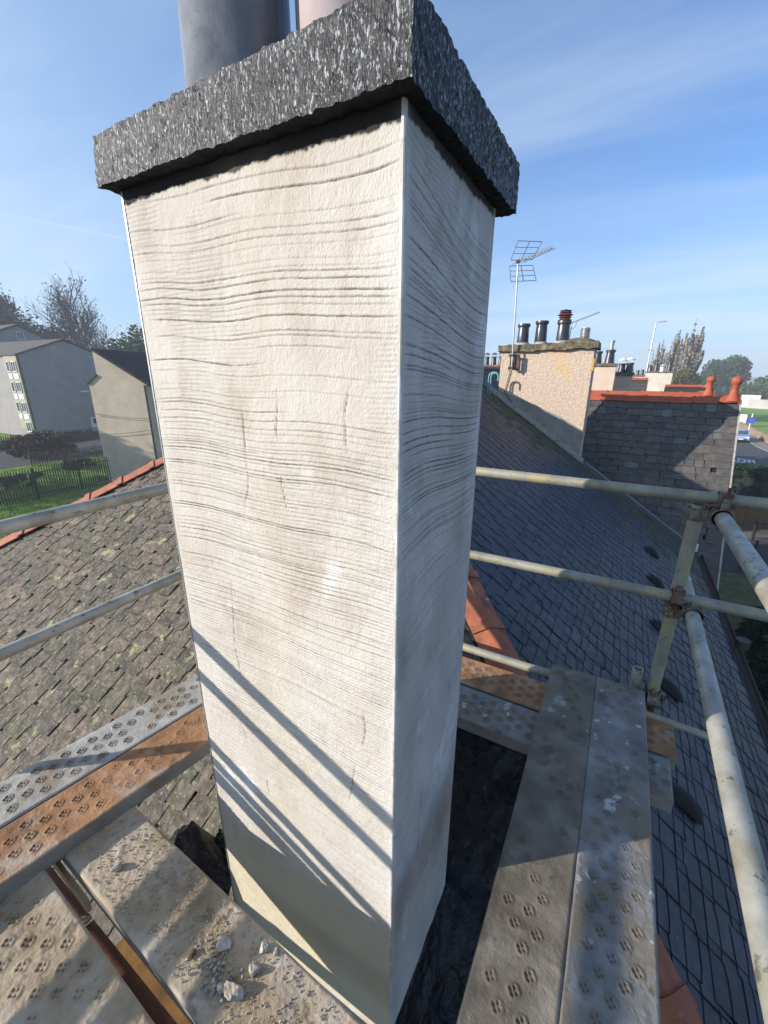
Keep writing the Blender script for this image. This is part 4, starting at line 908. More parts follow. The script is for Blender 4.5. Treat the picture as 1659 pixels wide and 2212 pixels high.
# ------------------------------------------------------------------ chimneys further along the terrace
def stack(x0, x1, y, zt, zb, depth, label, m, pots, group='chimneys further along the terrace', ck=M_mosscope, slab=.09):
    t = thing('chimney', label, 'chimney', ((x0+x1)/2, y, zb), group)
    b = MB(); b.box(((x0+x1)/2, y+depth/2, (zt-slab+zb)/2), (x1-x0, depth, zt-slab-zb)); b.build('shaft', m, t)
    rough_slab('coping', [(x0-.05, y-.05, zt-slab), (x1+.05, y-.05, zt-slab), (x1+.05, y+depth+.05, zt-slab), (x0-.05, y+depth+.05, zt-slab), (x0-.04, y-.04, zt), (x1+.04, y-.04, zt), (x1+.04, y+depth+.04, zt), (x0-.04, y+depth+.04, zt)], ck, t, max(.03, (x1-x0)/40), .014, seed=int(x0*10) % 50+2, sc=8)
    for (px0, r_, h_, kind) in pots:
        pt = thing('chimney_pot', kind[1], 'chimney pot', (px0, y+depth/2, zt), kind[2] if len(kind) > 2 else 'pots on the terrace chimneys')
        b = MB(); b.lathe([(r_*1.15, 0), (r_*.9, h_*.8), (r_*1.1, h_*.82), (r_*1.1, h_), (r_*.8, h_)], (px0, y+depth/2, zt), 14); b.build('pot_body', M_potblack if kind[0] != 'w' else M_white, pt, True, 45)
        if kind[0] == 'cowl' or kind[0] == 'whitecap' or kind[0] == 'w':
            b = MB(); mm = M_redcowl if kind[0] == 'cowl' else M_white
            b.lathe([(r_*1.25, h_+.10), (r_*1.25, h_+.12), (r_*.1, h_+.18)], (px0, y+depth/2, zt), 14)
            for a_ in range(4): b.tube((px0+r_*.8*math.cos(a_*1.57), y+depth/2+r_*.8*math.sin(a_*1.57), zt+h_), (px0+r_*.9*math.cos(a_*1.57), y+depth/2+r_*.9*math.sin(a_*1.57), zt+h_+.11), .008, n=4)
            b.build('cowl', mm, pt)
        if kind[0] == 'metal':
            b = MB(); b.lathe([(r_*.5, h_), (r_*.5, h_+.22), (r_*.62, h_+.22), (r_*.62, h_+.28)], (px0, y+depth/2, zt), 12); b.build('flue_liner', M_alu, pt, True)
    return t
stack(-1.10, -.41, 16.0, .34, -2.5, .6, 'plain peach chimney straight behind the big one, with a metal lined pot', M_peachflat,
      [(-.64, .13, .42, ('metal', 'black pot with a bright metal liner on the plain peach chimney')), (-1.0, .12, .38, ('b', 'black pot half hidden beside the peach chimney corner'))])
stack(-.40, .09, 16.9, .06, -2.5, .5, 'smaller peach chimney right of the plain one, two white capped pots', M_peachflat,
      [(-.26, .10, .30, ('whitecap', 'left white capped black pot on the smaller peach chimney')), (-.03, .11, .32, ('whitecap', 'right white capped black pot on the smaller peach chimney'))])
stack(1.10, 2.86, 40.0, .24, -4.0, 1.2, 'off white stained chimney left of the tall poplars', mat('stained_white_render', [(.3, (.42, .36, .26)), (.5, (.60, .55, .45)), (.75, (.72, .68, .6))], scale=.9, detail=6, rough=.95),
      [(1.35, .16, .40, ('b', 'dark pot at the left end of the off white chimney')), (1.75, .16, .60, ('b', 'taller dark pot in the middle of the off white chimney')), (2.15, .14, .34, ('w', 'small white pot on the off white chimney')), (2.62, .17, .70, ('b', 'tall dark pot at the right end of the off white chimney'))])
stack(.35, .95, 36.0, -.02, -4.0, .8, 'cream chimney just left of the off white one', M_peachflat, [(.5, .10, .32, ('b', 'thin dark pot on the cream chimney')), (.78, .10, .36, ('b', 'second thin dark pot on the cream chimney, nearer the lamp post'))])
stack(-6.9, -5.1, 20.0, .38, -3.0, .7, 'low mossy topped chimney seen just right of the near chimney, red capped pots', M_peachflat,
      [(-5.84, .10, .36, ('cowl', 'red capped pot farthest left on the mossy topped chimney')), (-5.52, .11, .36, ('cowl', 'red capped pot in the middle on the mossy topped chimney')), (-5.20, .11, .38, ('cowl', 'red capped pot nearest the peach chimney on the mossy topped one'))])
# second aerial behind
a2 = thing('tv_aerial', 'distant thin yagi aerial seen behind the pots of the peach chimney', 'tv aerial', (-1.67, 14, .3))
b = MB(); b.tube((-1.70, 14, .2), (-1.66, 14, 1.30), .012, n=6); b.build('mast', M_wire, a2)
b = MB(); b.tube((-1.74, 14, 1.36), (-.96, 13.9, 1.62), .008, n=5)
for k in range(13): c = Vector((-1.72+.06*k, 14-.008*k, 1.366+.0196*k)); b.tube(c+Vector((-.01, -.09, .03)), c+Vector((.01, .09, -.03)), .004, n=4)
b.path([(-1.66, 14, 1.22), (-1.56, 14, 1.27), (-1.52, 14, 1.42)], .006, n=5); b.build('boom', M_wire, a2)
b = MB()
for z_ in (.72, .80, .88): b.tube((-1.82, 14, z_), (-1.42, 14, z_+.01), .006, n=4)
b.build('lower_array', M_wire, a2)
# further roofs of the terrace
def gable_roof(x0, x1, y, zr, dy, dz, label, ridge=M_finial, roofm=M_tiledark, fin=True, group='slated roofs further along the terrace'):
    t = thing('house', label, 'house', ((x0+x1)/2, y, EYE2G), group)
    b = MB(); b.add([(x0, y, zr), (x1, y, zr), (x1, y-dy, zr-dz), (x0, y-dy, zr-dz)], [(0, 3, 2, 1)]); b.add([(x0, y, zr), (x1, y, zr), (x1, y+dy, zr-dz), (x0, y+dy, zr-dz)], [(0, 1, 2, 3)]); b.build('roof', roofm, t)
    b = MB(); b.prism([(x0+.1, y-dy+.1, EYE2G), (x0+.1, y+dy-.1, EYE2G), (x0+.1, y+dy-.1, zr-dz-.05), (x0+.1, y, zr-.1), (x0+.1, y-dy+.1, zr-dz-.05)], (x1-x0-.2, 0, 0)); b.build('wall', M_peachflat, t)
    b = MB(); b.prism([(x0, y-.12, zr-.02), (x0, y, zr+.10), (x0, y+.12, zr-.02)], (x1-x0, 0, 0)); b.build('ridge_line', ridge, t)
    if fin: finial(t, x1-.1, y, zr+.02, 1.0)
    # courses of slates too small to pick apart, as stepped strips
    n_ = 16; b = MB()
    for k in range(n_):
        f0 = k/n_; f1 = (k+1)/n_
        b.add([(x0, y-dy*f0, zr-dz*f0+.004), (x1, y-dy*f0, zr-dz*f0+.004), (x1, y-dy*f1, zr-dz*f1+.04), (x0, y-dy*f1, zr-dz*f1+.04)], [(0, 3, 2, 1)])
    o = b.build('slate_courses', roofm, t); tag(o, kind='stuff')
    return t
gable_roof(1.9, 4.1, 30, -.62, 2.4, 2.6, 'black slated roof with small finial in front of the poplars')
gable_roof(-1.5, .9, 27, -.25, 3.2, 2.9, 'grey slated roof with an orange hip edge behind the smaller peach chimney', fin=False, roofm=M_slateW)
gable_roof(1.0, 5.2, 47, -1.2, 3.0, 3.0, 'farthest terrace roof below the off white chimney', fin=False, roofm=M_slateW)

# ------------------------------------------------------------------ street furniture on the right
lp = thing('street_lamp', 'tall street lamp with a single arm left of the poplars', 'street lamp', (1.9, 45, EYE2G))
b = MB(); b.tube((1.25, 45, EYE2G), (1.25, 45, -.5), .09, .08); b.tube((1.25, 45, -.5), (1.28, 45, 4.1), .07, .05, n=8); b.build('pole', M_alu, lp, True)
b = MB(); b.path([(1.28, 45, 4.05), (1.35, 45, 4.18), (2.05, 45, 4.28)], .035, n=6); b.build('arm', M_alu, lp, True)
b = MB(); b.box((1.75, 45, 4.22), (.55, .18, .07)); b.build('lamp_head', M_alu, lp)
b = MB(); b.box((1.28, 45, 2.0), (.4, .1, .12)); b.build('bracket', M_alu, lp)
sg = thing('road_sign', 'blue square sign on a white pole by the park wall', 'road sign', (15.6, 76, EYE2G))
b = MB(); b.tube((15.6, 76, EYE2G), (15.6, 76, -5.0), .075, n=10); b.build('pole', M_white, sg, True)
b = MB(); b.box((15.62, 75.87, -5.85), (.72, .03, .80)); pn = b.build('panel', M_sign, sg)
b = MB()
b.box((15.52, 75.845, -5.85), (.09, .012, .5)); b.box((15.62, 75.845, -5.65), (.22, .012, .08)); b.box((15.70, 75.845, -5.75), (.08, .012, .22)); b.box((15.62, 75.845, -5.86), (.2, .012, .08)); b.build('symbol', M_signp, pn)
nb = thing('notice_board', 'white notice board with brown frame and legs beyond the park wall', 'notice board', (17.6, 92, EYE2G))
b = MB(); b.box((17.5, 92, -6.9), (1.5, .06, 1.5)); b.build('panel', M_white, nb)
b = MB()
for x_ in (16.7, 18.3): b.box((x_, 92, -7.2), (.1, .12, 2.4))
b.box((17.5, 92, -6.1), (1.7, .12, .1)); b.build('frame', M_soil, nb)
# parked / moving car seen from the front
def car(cx0, cy0, ang, label):
    t = thing('car', label, 'car', (cx0, cy0, EYE2G))
    MR = Matrix.Translation((cx0, cy0, EYE2G)) @ Matrix.Rotation(ang, 4, 'Z')
    def bld(mb, nm, m, par=t, sm=False):
        mb.V = [MR @ v for v in mb.V]; return mb.build(nm, m, par, sm, 35)
    prof = [(-2.1, .35), (-2.15, .62), (-2.05, .82), (-1.2, .95), (-.55, 1.38), (.9, 1.42), (1.75, .98), (2.1, .92), (2.12, .4)]
    b = MB(); n = len(prof)
    V = []
    for s, wd_ in ((-1, .86), (-1, .70), (1, .70), (1, .86)): pass
    secs = [(-.86, 0), (-.80, 1), (.80, 1), (.86, 0)]
    for yv, top in secs:
        for (x_, z_) in prof:
            V.append(Vector((x_, yv*(1 if z_ < 1.0 else .82), z_ if (z_ < .97 or top) else z_)))
    F = [(s*n+i, s*n+(i+1) % n, (s+1)*n+(i+1) % n, (s+1)*n+i) for s in range(3) for i in range(n)]+[tuple(range(n)), tuple(range(3*n, 4*n))]
    b.add(V, F); bd = bld(b, 'body', M_car)
    b = MB(); b.add([(-1.17, -.68, .985), (-1.17, .68, .985), (-.6, .60, 1.375), (-.6, -.60, 1.375)], [(0, 1, 2, 3)]); b.V = [v+Vector((-.02, 0, .012)) for v in b.V]; bld(b, 'windscreen', M_glass)
    for s in (-1, 1):
        b = MB(); b.add([(-.95, s*.765, 1.0), (1.35, s*.765, 1.0), (.85, s*.70, 1.36), (-.5, s*.70, 1.36)], [(0, 1, 2, 3)]); bld(b, 'side_window', M_glass)
        b = MB(); b.box((-2.08, s*.62, .68), (.12, .34, .15)); bld(b, 'headlight', M_white)
        b = MB(); b.box((-.95, s*.93, 1.0), (.12, .16, .1)); bld(b, 'door_mirror', M_car)
        for x_ in (-1.35, 1.3):
            b = MB(); b.tube((x_, s*.72, .31), (x_, s*.88, .31), .31, n=18); ty = bld(b, 'wheel', M_blackpl, sm=True)
            b = MB(); b.tube((x_, s*.885, .31), (x_, s*.89, .31), .19, n=14); bld(b, 'rim', M_alu, ty)
    b = MB(); b.box((-2.14, 0, .42), (.06, 1.2, .16)); bld(b, 'grille', M_blackpl)
    b = MB(); b.box((-2.18, 0, .45), (.02, .52, .11)); bld(b, 'number_plate', M_white)
    return t
car(14.0, 71.5, R(82), 'light blue car coming down the road beside the slated wing')
# SLOW lettering and dash
def letters(txt, x, y, w_, h_, ang=0):
    cu = bpy.data.curves.new('road_lettering', 'FONT'); cu.body = txt; cu.size = 1.0; cu.align_x = 'LEFT'; cu.offset = .018
    o = bpy.data.objects.new('road_lettering', cu); COL.objects.link(o)
    cu.materials.append(M_paint); o.location = (x, y, EYE2G+.006); o.scale = (w_, h_, 1); o.rotation_euler = (0, 0, ang)
    return o
tag(letters('SLOW', 10.15, 53.3, .78, 3.6, R(-3)), kind='structure')
bpy.data.objects['road_lettering'].name = 'road_marking'
b = MB(); b.box((13.3, 57.3, EYE2G+.005), (.9, .16, .003), Matrix.Rotation(R(25), 3, 'Z')); tag(b.build('road_marking', M_paint), kind='structure')
# stone wall by the road: separate stones along the top course
sw = thing('stone_wall', 'low rubble stone wall between the pavement and the park', 'wall', (16.9, 70, EYE2G))
ws = [(42.4, 33.4), (22.4, 47.4), (17.7, 58.4), (16.6, 68), (16.9, 90), (15.8, 150)]
b = MB()
for (a, c), (e, f) in zip(ws, ws[1:]): b.prism([(a, c, EYE2G), (a+.4, c, EYE2G), (a+.4, c, EYE2G+.75), (a, c, EYE2G+.75)], (e-a, f-c, 0))
b.build('wall_core', M_stone, sw)
rr = random.Random(3); stones = []
for (a, c), (e, f) in zip(ws[1:5], ws[2:5]):
    L_ = math.hypot(e-a, f-c); k = 0
    while k < L_:
        l_ = rr.uniform(.35, .75); q = (k+l_/2)/L_; cx1 = a+(e-a)*q; cy1 = c+(f-c)*q
        M = Matrix.Rotation(math.atan2(f-c, e-a)+rr.gauss(0, .05), 3, 'Z')
        b = MB(); b.box((cx1+.2, cy1, EYE2G+.84), (l_*.95, .46, rr.uniform(.16, .26)), M, taper=.8); b.build('stone', M_stone, sw); k += l_
fw = thing('stone_wall', 'long pale wall at the far side of the park field', 'wall', (28, 140, EYE2G))
b = MB(); b.prism([(18, 153, EYE2G), (18, 153.4, EYE2G), (18, 153.4, EYE2G+2.3), (18, 153, EYE2G+2.3)], (95, -60, 0)); b.build('wall_face', mat('pale_wall', [(.3, (.35, .33, .30)), (.7, (.5, .48, .45))], scale=.3, rough=1), fw)
b = MB(); b.box((28, 147.0, EYE2G+1.7), (5.5, 1.2, 3.2)); tag(b.build('shed', M_white), 'white shed against the far park wall above the sign', 'shed')

# ------------------------------------------------------------------ palisade fences
def palisade(pts, h, label, sp=.155, post=2.75, m=M_fence, individual=True, group='fences round the back green', pw=.065):
    t = thing('palisade_fence', label, 'fence', (*pts[0], EYE2G), group)
    pm = None
    rails = MB(); posts = []
    for (a, c), (e, f) in zip(pts, pts[1:]):
        L_ = math.hypot(e-a, f-c); ux, uy = (e-a)/L_, (f-c)/L_; an = math.atan2(uy, ux); MR = Matrix.Rotation(an, 3, 'Z')
        for zz_ in (.35, h-.35): rails.box(((a+e)/2, (c+f)/2, EYE2G+zz_), (L_, .04, .05), MR)
        k = 0
        while k <= L_:
            q = MB(); q.box((a+ux*k-uy*-.05, c+uy*k-ux*.05, EYE2G+h/2), (.10, .08, h), MR); q.build('post', m, t); k += post
        k = .07; joined = MB()
        while k < L_:
            cxp, cyp = a+ux*k, c+uy*k
            if pm is None:
                q = MB(); q.box((0, 0, h/2-.06), (pw, .012, h-.12)); q.add([(-pw/2, -.006, h-.12), (pw/2, -.006, h-.12), (0, -.006, h), (-pw/2, .006, h-.12), (pw/2, .006, h-.12), (0, .006, h)], [(0, 1, 2), (3, 5, 4), (0, 2, 5, 3), (1, 4, 5, 2)])
                pm = q.mesh('pale'); pm.materials.append(m)
            o = bpy.data.objects.new('pale', pm); COL.objects.link(o); o.parent = t
            o.matrix_local = Matrix.Translation(Vector((cxp, cyp, EYE2G))-wloc(t)) @ Matrix.Rotation(an+rng.gauss(0, .03), 4, 'Z') @ Matrix.Rotation(rng.gauss(0, .008), 4, 'Y')
            k += sp
    rails.build('rail', m, t)
    return t
palisade([(-33.4, 2.0), (-33.5, 9.9), (-33.8, 17.7)], 2.15, 'black palisade fence crossing the sunlit grass up to the beige gable')
palisade([(-60.8, 8), (-60.6, 36)], 1.3, 'low dark fence in front of the grey gable wall across the lane', sp=.22, pw=.09)
palisade([(-46.2, 17.5), (-46.0, 27)], 1.2, 'low dark fence along the near side of the lane behind the brown bush', sp=.2, pw=.08)

# ------------------------------------------------------------------ buildings on the left
def window(parent, c, w_, h_, M, frame=M_white, cols=2, panel=None):
    """c centre on the wall, M orients local x along the wall and local -y outward"""
    b = MB()
    for (x_, z_, ww, hh) in ((-w_/2, 0, .07, h_), (w_/2, 0, .07, h_), (0, h_/2, w_+.07, .07), (0, -h_/2, w_+.07, .09)): b.box(Vector(c)+M @ Vector((x_, -.03, z_)), (ww, .09, hh), M)
    for k in range(1, cols): b.box(Vector(c)+M @ Vector((-w_/2+w_*k/cols, -.03, 0)), (.06, .08, h_), M)
    f = b.build('window', frame, parent)
    g = MB(); g.box(Vector(c)+M @ Vector((0, .0, 0)), (w_-.06, .02, h_-.06), M); g.build('pane', M_glass, f)
    return f
bk = thing('apartment_block', 'grey gable ended four storey block with yellowish front, across the lane', 'building', (-65.6, 31, EYE2G))
b = MB(); b.prism([(-65.6, 26.2, EYE2G), (-65.6, 36.9, EYE2G), (-65.6, 36.9, 1.75), (-65.6, 31.6, 3.85), (-65.6, 26.2, 1.9)], (-26, 0, 0)); b.build('wall', M_block, bk)
b = MB(); b.prism([(-65.35, 25.9, 1.85), (-65.35, 31.6, 3.95), (-65.35, 37.2, 1.70), (-65.35, 37.2, 1.82), (-65.35, 31.6, 4.08), (-65.35, 25.9, 1.98)], (-26.4, 0, 0)); b.build('roof', M_tilebrown, bk)
b = MB(); b.box((-67.2, 26.12, -2.6), (3.2, .14, 9.0)); b.build('front_cladding', M_frame, bk)
I3 = Matrix.Identity(3)
for fl_ in range(4):
    zc = .55-2.45*fl_
    window(bk, (-66.55, 26.02, zc), 1.15, 1.15, I3, cols=2); 
    if fl_ < 3:
        window(bk, (-68.0, 26.02, zc), .75, 1.15, I3, cols=1)
        b = MB(); b.box((-66.55, 26.02, zc-1.15), (1.25, .05, .6)); b.build('spandrel_panel', M_white, bk)
        b = MB(); b.box((-68.0, 26.02, zc-1.15), (.85, .05, .6)); b.build('spandrel_panel', M_white, bk)
b = MB(); b.box((-65.56, 33.5, EYE2G+1.05), (.06, .95, 2.1)); dr_ = b.build('door', M_white, bk)
b = MB(); b.box((-65.52, 33.5, EYE2G+1.55), (.03, .4, .7)); b.build('door_pane', M_glass, dr_)
b = MB(); b.tube((-65.5, 26.25, EYE2G), (-65.5, 26.25, 1.85), .055); b.build('downpipe', M_fence, bk)
b = MB(); b.box((-65.55, 33.0, EYE2G+5.6), (.04, 1.1, .16)); b.build('wall_plate', M_white, bk)
b = MB(); b.box((-65.53, 29.9, EYE2G+1.5), (.03, .05, 3.0)); b.box((-65.53, 33.3, EYE2G+3.0), (.03, 6.8, .05)); b.build('cable_trunking', M_block, bk)
b2 = thing('house', 'beige roughcast gable house with a dark tiled roof beyond the palisade fence', 'house', (-33.6, 18, EYE2G))
dW2 = Vector((.924, .382, 0)); nW2 = Vector((-.382, .924, 0)); o2 = Vector((-33.62, 17.95, 0))
def q2(a, z, k=0.0): return o2+dW2*a+nW2*k+Vector((0, 0, z))
b = MB(); b.prism([q2(-.75, EYE2G), q2(3.7, EYE2G), q2(3.7, -.78), q2(0, 1.50), q2(0, -.28), q2(-.75, -.82)], nW2*11); b.build('wall', M_b2, b2)
A0 = q2(-.04, 1.56, -.12); A1 = q2(3.92, -.86, -.12); ex = nW2*11.3; dz = Vector((0, 0, .1))
b = MB(); b.add([A0, A1, A1+ex, A0+ex, A0-dz, A1-dz, A1+ex-dz, A0+ex-dz], [(0, 1, 2, 3), (4, 7, 6, 5), (0, 4, 5, 1), (1, 5, 6, 2), (2, 6, 7, 3), (3, 7, 4, 0)]); b.build('roof', M_tiledark, b2)
b = MB(); n_ = 20
for k in range(n_):
    f0 = k/n_; f1 = (k+1)/n_; P0 = A0.lerp(A1, f0); P1 = A0.lerp(A1, f1); u3 = Vector((0, 0, .03)); u4 = Vector((0, 0, .085))
    b.add([P0+u3, P1+u4, P1+ex+u4, P0+ex+u3, P1+u3*.2, P1+ex+u3*.2], [(0, 1, 2, 3), (1, 4, 5, 2), (0, 4, 1)])
tag(b.build('tile_courses', M_tiledark, b2), kind='stuff')
b = MB(); b.prism([q2(-.85, -.90, -.1), q2(-.85, -.80, -.1), q2(.02, -.18, -.1), q2(.02, -.28, -.1)], nW2*9); b.build('lean_to_roof', M_tiledark, b2)
b = MB(); b.tube(q2(3.6, EYE2G, -.07), q2(3.6, -.9, -.07), .06); b.build('downpipe', M_fence, b2)
for i, (z0_, z1_, lb_) in enumerate(((-2.95, -3.25, 'upper overhead cable crossing in front of the beige gable'), (-4.5, -4.0, 'lower overhead cable crossing in front of the beige gable'))):
    b = MB(); b.path([q2(-.8+.8*k, z0_+(z1_-z0_)*k/6-.08*math.sin(math.pi*k/6), -.15) for k in range(7)], .018, n=5); tag(b.build('overhead_cable', M_wire), lb_, 'cable')
b3 = thing('apartment_block', 'taller grey block with a small attic window, farthest left behind the other', 'building', (-88, 34, EYE2G))
b = MB(); b.prism([(-88, 26, EYE2G), (-88, 46, EYE2G), (-88, 46, 2.6), (-88, 36.2, 6.9), (-88, 26, 2.8)], (-22, 0, 0)); b.build('wall', M_block, b3)
b = MB(); b.prism([(-87.7, 25.6, 2.7), (-87.7, 36.2, 7.0), (-87.7, 46.4, 2.5), (-87.7, 46.4, 2.75), (-87.7, 36.2, 7.3), (-87.7, 25.6, 2.95)], (-22.5, 0, 0)); b.build('roof', M_tilebrown, b3)
window(b3, (-87.95, 36.3, 5.5), 1.0, 1.2, Matrix.Rotation(R(90), 3, 'Z'), cols=1)
pl = thing('street_lamp', 'thin lamp post standing in front of the grey gable wall', 'street lamp', (-58, 32.5, EYE2G))
b = MB(); b.tube((-58, 32.5, EYE2G), (-58, 32.5, -2.3), .07, .05); b.build('pole', M_fence, pl, True)
b = MB(); b.box((-58, 32.15, -2.25), (.2, .9, .1)); b.build('lamp_head', M_fence, pl)
for (x_, y_, l_) in ((-62.5, 26.6, 'pale wheeled bin'), (-62.2, 25.4, 'dark wheeled bin')):
    t = thing('wheeled_bin', l_+' at the corner of the grey gable block', 'bin', (x_, y_, EYE2G), 'bins at the block corner')
    b = MB(); b.box((x_, y_, EYE2G+.55), (.55, .6, 1.0), taper=1.15); b.build('bin_body', M_white if 'pale' in l_ else M_fence, t)
    b = MB(); b.box((x_, y_, EYE2G+1.1), (.66, .74, .08)); b.build('lid', M_fence, t)
cw = MB(); cw.box((-34.2+6.8, 9.15, EYE2G+.1), (.9, .5, .12), Matrix.Rotation(.5, 3, 'Z'), taper=.6); cw.box((-27.9, 8.6, EYE2G+.08), (.5, .25, .08), taper=.5)
tag(cw.build('plastic_bag', M_white), 'white plastic litter lying on the lawn below the left rail', 'litter')

# ------------------------------------------------------------------ vegetation
def leaves(centres, size, spread, n, m, seed, parent, name='crown', up=0.0, aspect=1.7, spike=0):
    r = np.random.default_rng(seed); C = np.array(centres); k = r.integers(0, len(C), n)
    d = r.normal(size=(n, 3)); d /= np.linalg.norm(d, axis=1)[:, None]
    rad = C[k, 3]*(r.random(n)**.45)*spread
    P = C[k, :3]+d*rad[:, None]*np.array([1, 1, .85])
    a = r.normal(size=(n, 3)); a[:, 2] += up; a /= np.linalg.norm(a, axis=1)[:, None]; b_ = np.cross(a, r.normal(size=(n, 3))); b_ /= np.linalg.norm(b_, axis=1)[:, None]
    s = size*(.6+.8*r.random(n))[:, None]
    V = np.stack([P-a*s*aspect/2, P+b_*s*.5, P+a*s*aspect/2, P-b_*s*.5], 1).reshape(-1, 3)
    F = np.arange(n*4).reshape(-1, 4)
    tone = (vnoise(C[k, 0]*3.1+C[k, 2], C[k, 1]*2.7+C[k, 2]*1.3, seed)*.6+r.random(n)*.4)
    me = mk_mesh(name, V, F, attrs={'rnd': ('FACE', tone)})
    return obj(name, me, m, parent)
def branches(base, h, r0, seed, levels=4, spread=.5, up=.3, nb=(5, 5, 4, 4), first=.25, lean=0, ratio=.55):
    rr = random.Random(seed); segs = []; tips = []
    def grow(p, d, L_, r_, lv):
        n = 3; pts = [p]; dd = d.copy()
        for i in range(n):
            dd = (dd+Vector((rr.gauss(0, .12), rr.gauss(0, .12), rr.gauss(0, .06)+up*.12*(lv > 0)))).normalized(); pts.append(pts[-1]+dd*L_/n)
        segs.append((pts, [r_*(1-.55*i/n) for i in range(n+1)], lv))
        if lv >= levels: tips.append(pts[-1]); return
        cnt = nb[lv]
        for k in range(cnt):
            f_ = first+(1-first)*(k+.6)/cnt if lv == 0 else .3+.7*(k+.5)/cnt
            i = min(n-1, int(f_*n)); q = pts[i].lerp(pts[i+1], f_*n-i)
            az = rr.random()*6.283+k*2.4; perp = Vector((math.cos(az), math.sin(az), 0)); perp = (perp-dd*perp.dot(dd)).normalized()
            nd = (dd*(1-spread)+perp*spread*1.4+Vector((0, 0, up*.5))).normalized()
            grow(q, nd, L_*ratio*rr.uniform(.8, 1.15)*(1.15-.4*f_ if lv == 0 else 1), r_*.5, lv+1)
        tips.append(pts[-1])
    grow(Vector(base), Vector((lean, 0, 1)).normalized(), h*.62, r0, 0)
    return segs, tips
def tree(base, h, seed, label, m, n_leaf, size, crown_r, levels=3, spread=.5, up=.3, group='trees behind the grey blocks', lean=0, nb=(7, 5, 4, 4), first=.25, cat='tree', name='tree', ratio=.55, minr=.01, r0=None):
    t = thing(name, label, cat, base, group)
    segs, tips = branches(base, h, r0 or h*.018, seed, levels, spread, up, nb, first, lean, ratio)
    tr = MB(); br = MB()
    for pts, rs, lv in segs:
        (tr if lv == 0 else br).path(pts, [max(minr, q) for q in rs], n=6 if lv == 0 else (4 if lv == 1 else 3))
    tr.build('trunk', M_bark, t, True); br.build('branches', M_bark, t)
    if n_leaf: leaves([(*q, crown_r) for q in tips], size, 1.0, n_leaf, m, seed+1, t)
    return t
tree((-108, 44.5, EYE2G), 25, 5, 'large half bare tree rising left behind the grey blocks', L_brown, 9000, .36, 1.7, levels=4, nb=(11, 7, 5, 3), spread=.47, up=.35, minr=.022, first=.15)
tree((-93, 47, EYE2G), 23, 9, 'pale bare tree with fine upright twigs behind the grey gable apex', L_brown, 900, .25, 1.2, levels=4, nb=(15, 8, 5, 3), spread=.40, up=.5, first=.08, minr=.02, ratio=.58)
tree((-103, 49, EYE2G), 17, 13, 'dark dense tree filling behind the taller grey block', L_dark, 9000, .42, 2.3, levels=3, spread=.55, nb=(10, 6, 4, 4))
tree((-88, 46, EYE2G), 12.5, 17, 'low dark tree under the bare one beside the roof edge', L_dark, 6000, .45, 2.1, levels=3, spread=.6)
tree((-76, 46.5, EYE2G), 16, 21, 'round green tree just left of the near chimney', L_mid, 9000, .40, 2.1, levels=3, spread=.55, nb=(9, 6, 4, 4))
tree((-66, 43, EYE2G), 12, 23, 'dark tree behind the beige gable roof', L_dark, 6000, .45, 2.0, levels=3, spread=.6)
tree((-47, 7.0, EYE2G), 11.5, 41, 'tree beside the lane, left of the picture, shading the beige gable', L_brown, 2600, .35, 1.2, levels=3, spread=.5, group='trees near the lane', minr=.02)
# poplars
def poplar(base, h, w_, seed, label, n_leaf=9000):
    t = thing('poplar_tree', label, 'tree', base, 'tall poplars beyond the terrace'); rr = random.Random(seed); b = MB(); tips = []
    tr = MB(); tr.path([base, (base[0], base[1], base[2]+h*.5), (base[0]+.3, base[1], base[2]+h*.8)], [h*.02, h*.012, .05], n=6); tr.build('trunk', M_bark, t, True)
    for k in range(46):
        a_ = rr.random()*6.28; f_ = .12+.5*rr.random(); rad = w_*rr.uniform(.15, 1)
        p0 = Vector((base[0], base[1], base[2]+h*f_)); topz = base[2]+h*(1-.42*(rad/w_)**1.5)*rr.uniform(.82, 1.0)
        p2 = Vector((base[0]+rad*math.cos(a_), base[1]+rad*math.sin(a_), topz)); p1 = p0.lerp(p2, .35)+Vector((math.cos(a_), math.sin(a_), 0))*rad*.35; p3 = p2
        pts = [p0, p1, p1.lerp(p2, .5)+Vector((math.cos(a_), math.sin(a_), 0))*rad*.12, p3]
        b.path(pts, [h*.006, h*.004, h*.003, .03], n=4)
        for q in range(12):
            f2 = .2+.8*q/12; i = min(2, int(f2*3)); c = pts[i].lerp(pts[i+1], f2*3-i); tips.append((c.x, c.y, c.z, w_*.115*(1.15-.6*f2)))
    b.build('branches', M_bark, t)
    leaves(tips, h*.0095, 1.0, int(n_leaf*1.3), L_poplar, seed, t, up=2.0, aspect=2.2)
    return t
poplar((9.3, 100, EYE2G), 18.9, 2.7, 3, 'tallest poplar, right hand of the feathery group', 11000)
poplar((6.9, 101, EYE2G), 17.0, 1.9, 5, 'middle poplar leaning against the tallest one', 7000)
poplar((4.6, 104, EYE2G), 15.8, 1.9, 7, 'smallest poplar, left of the group behind the lamp', 6000)
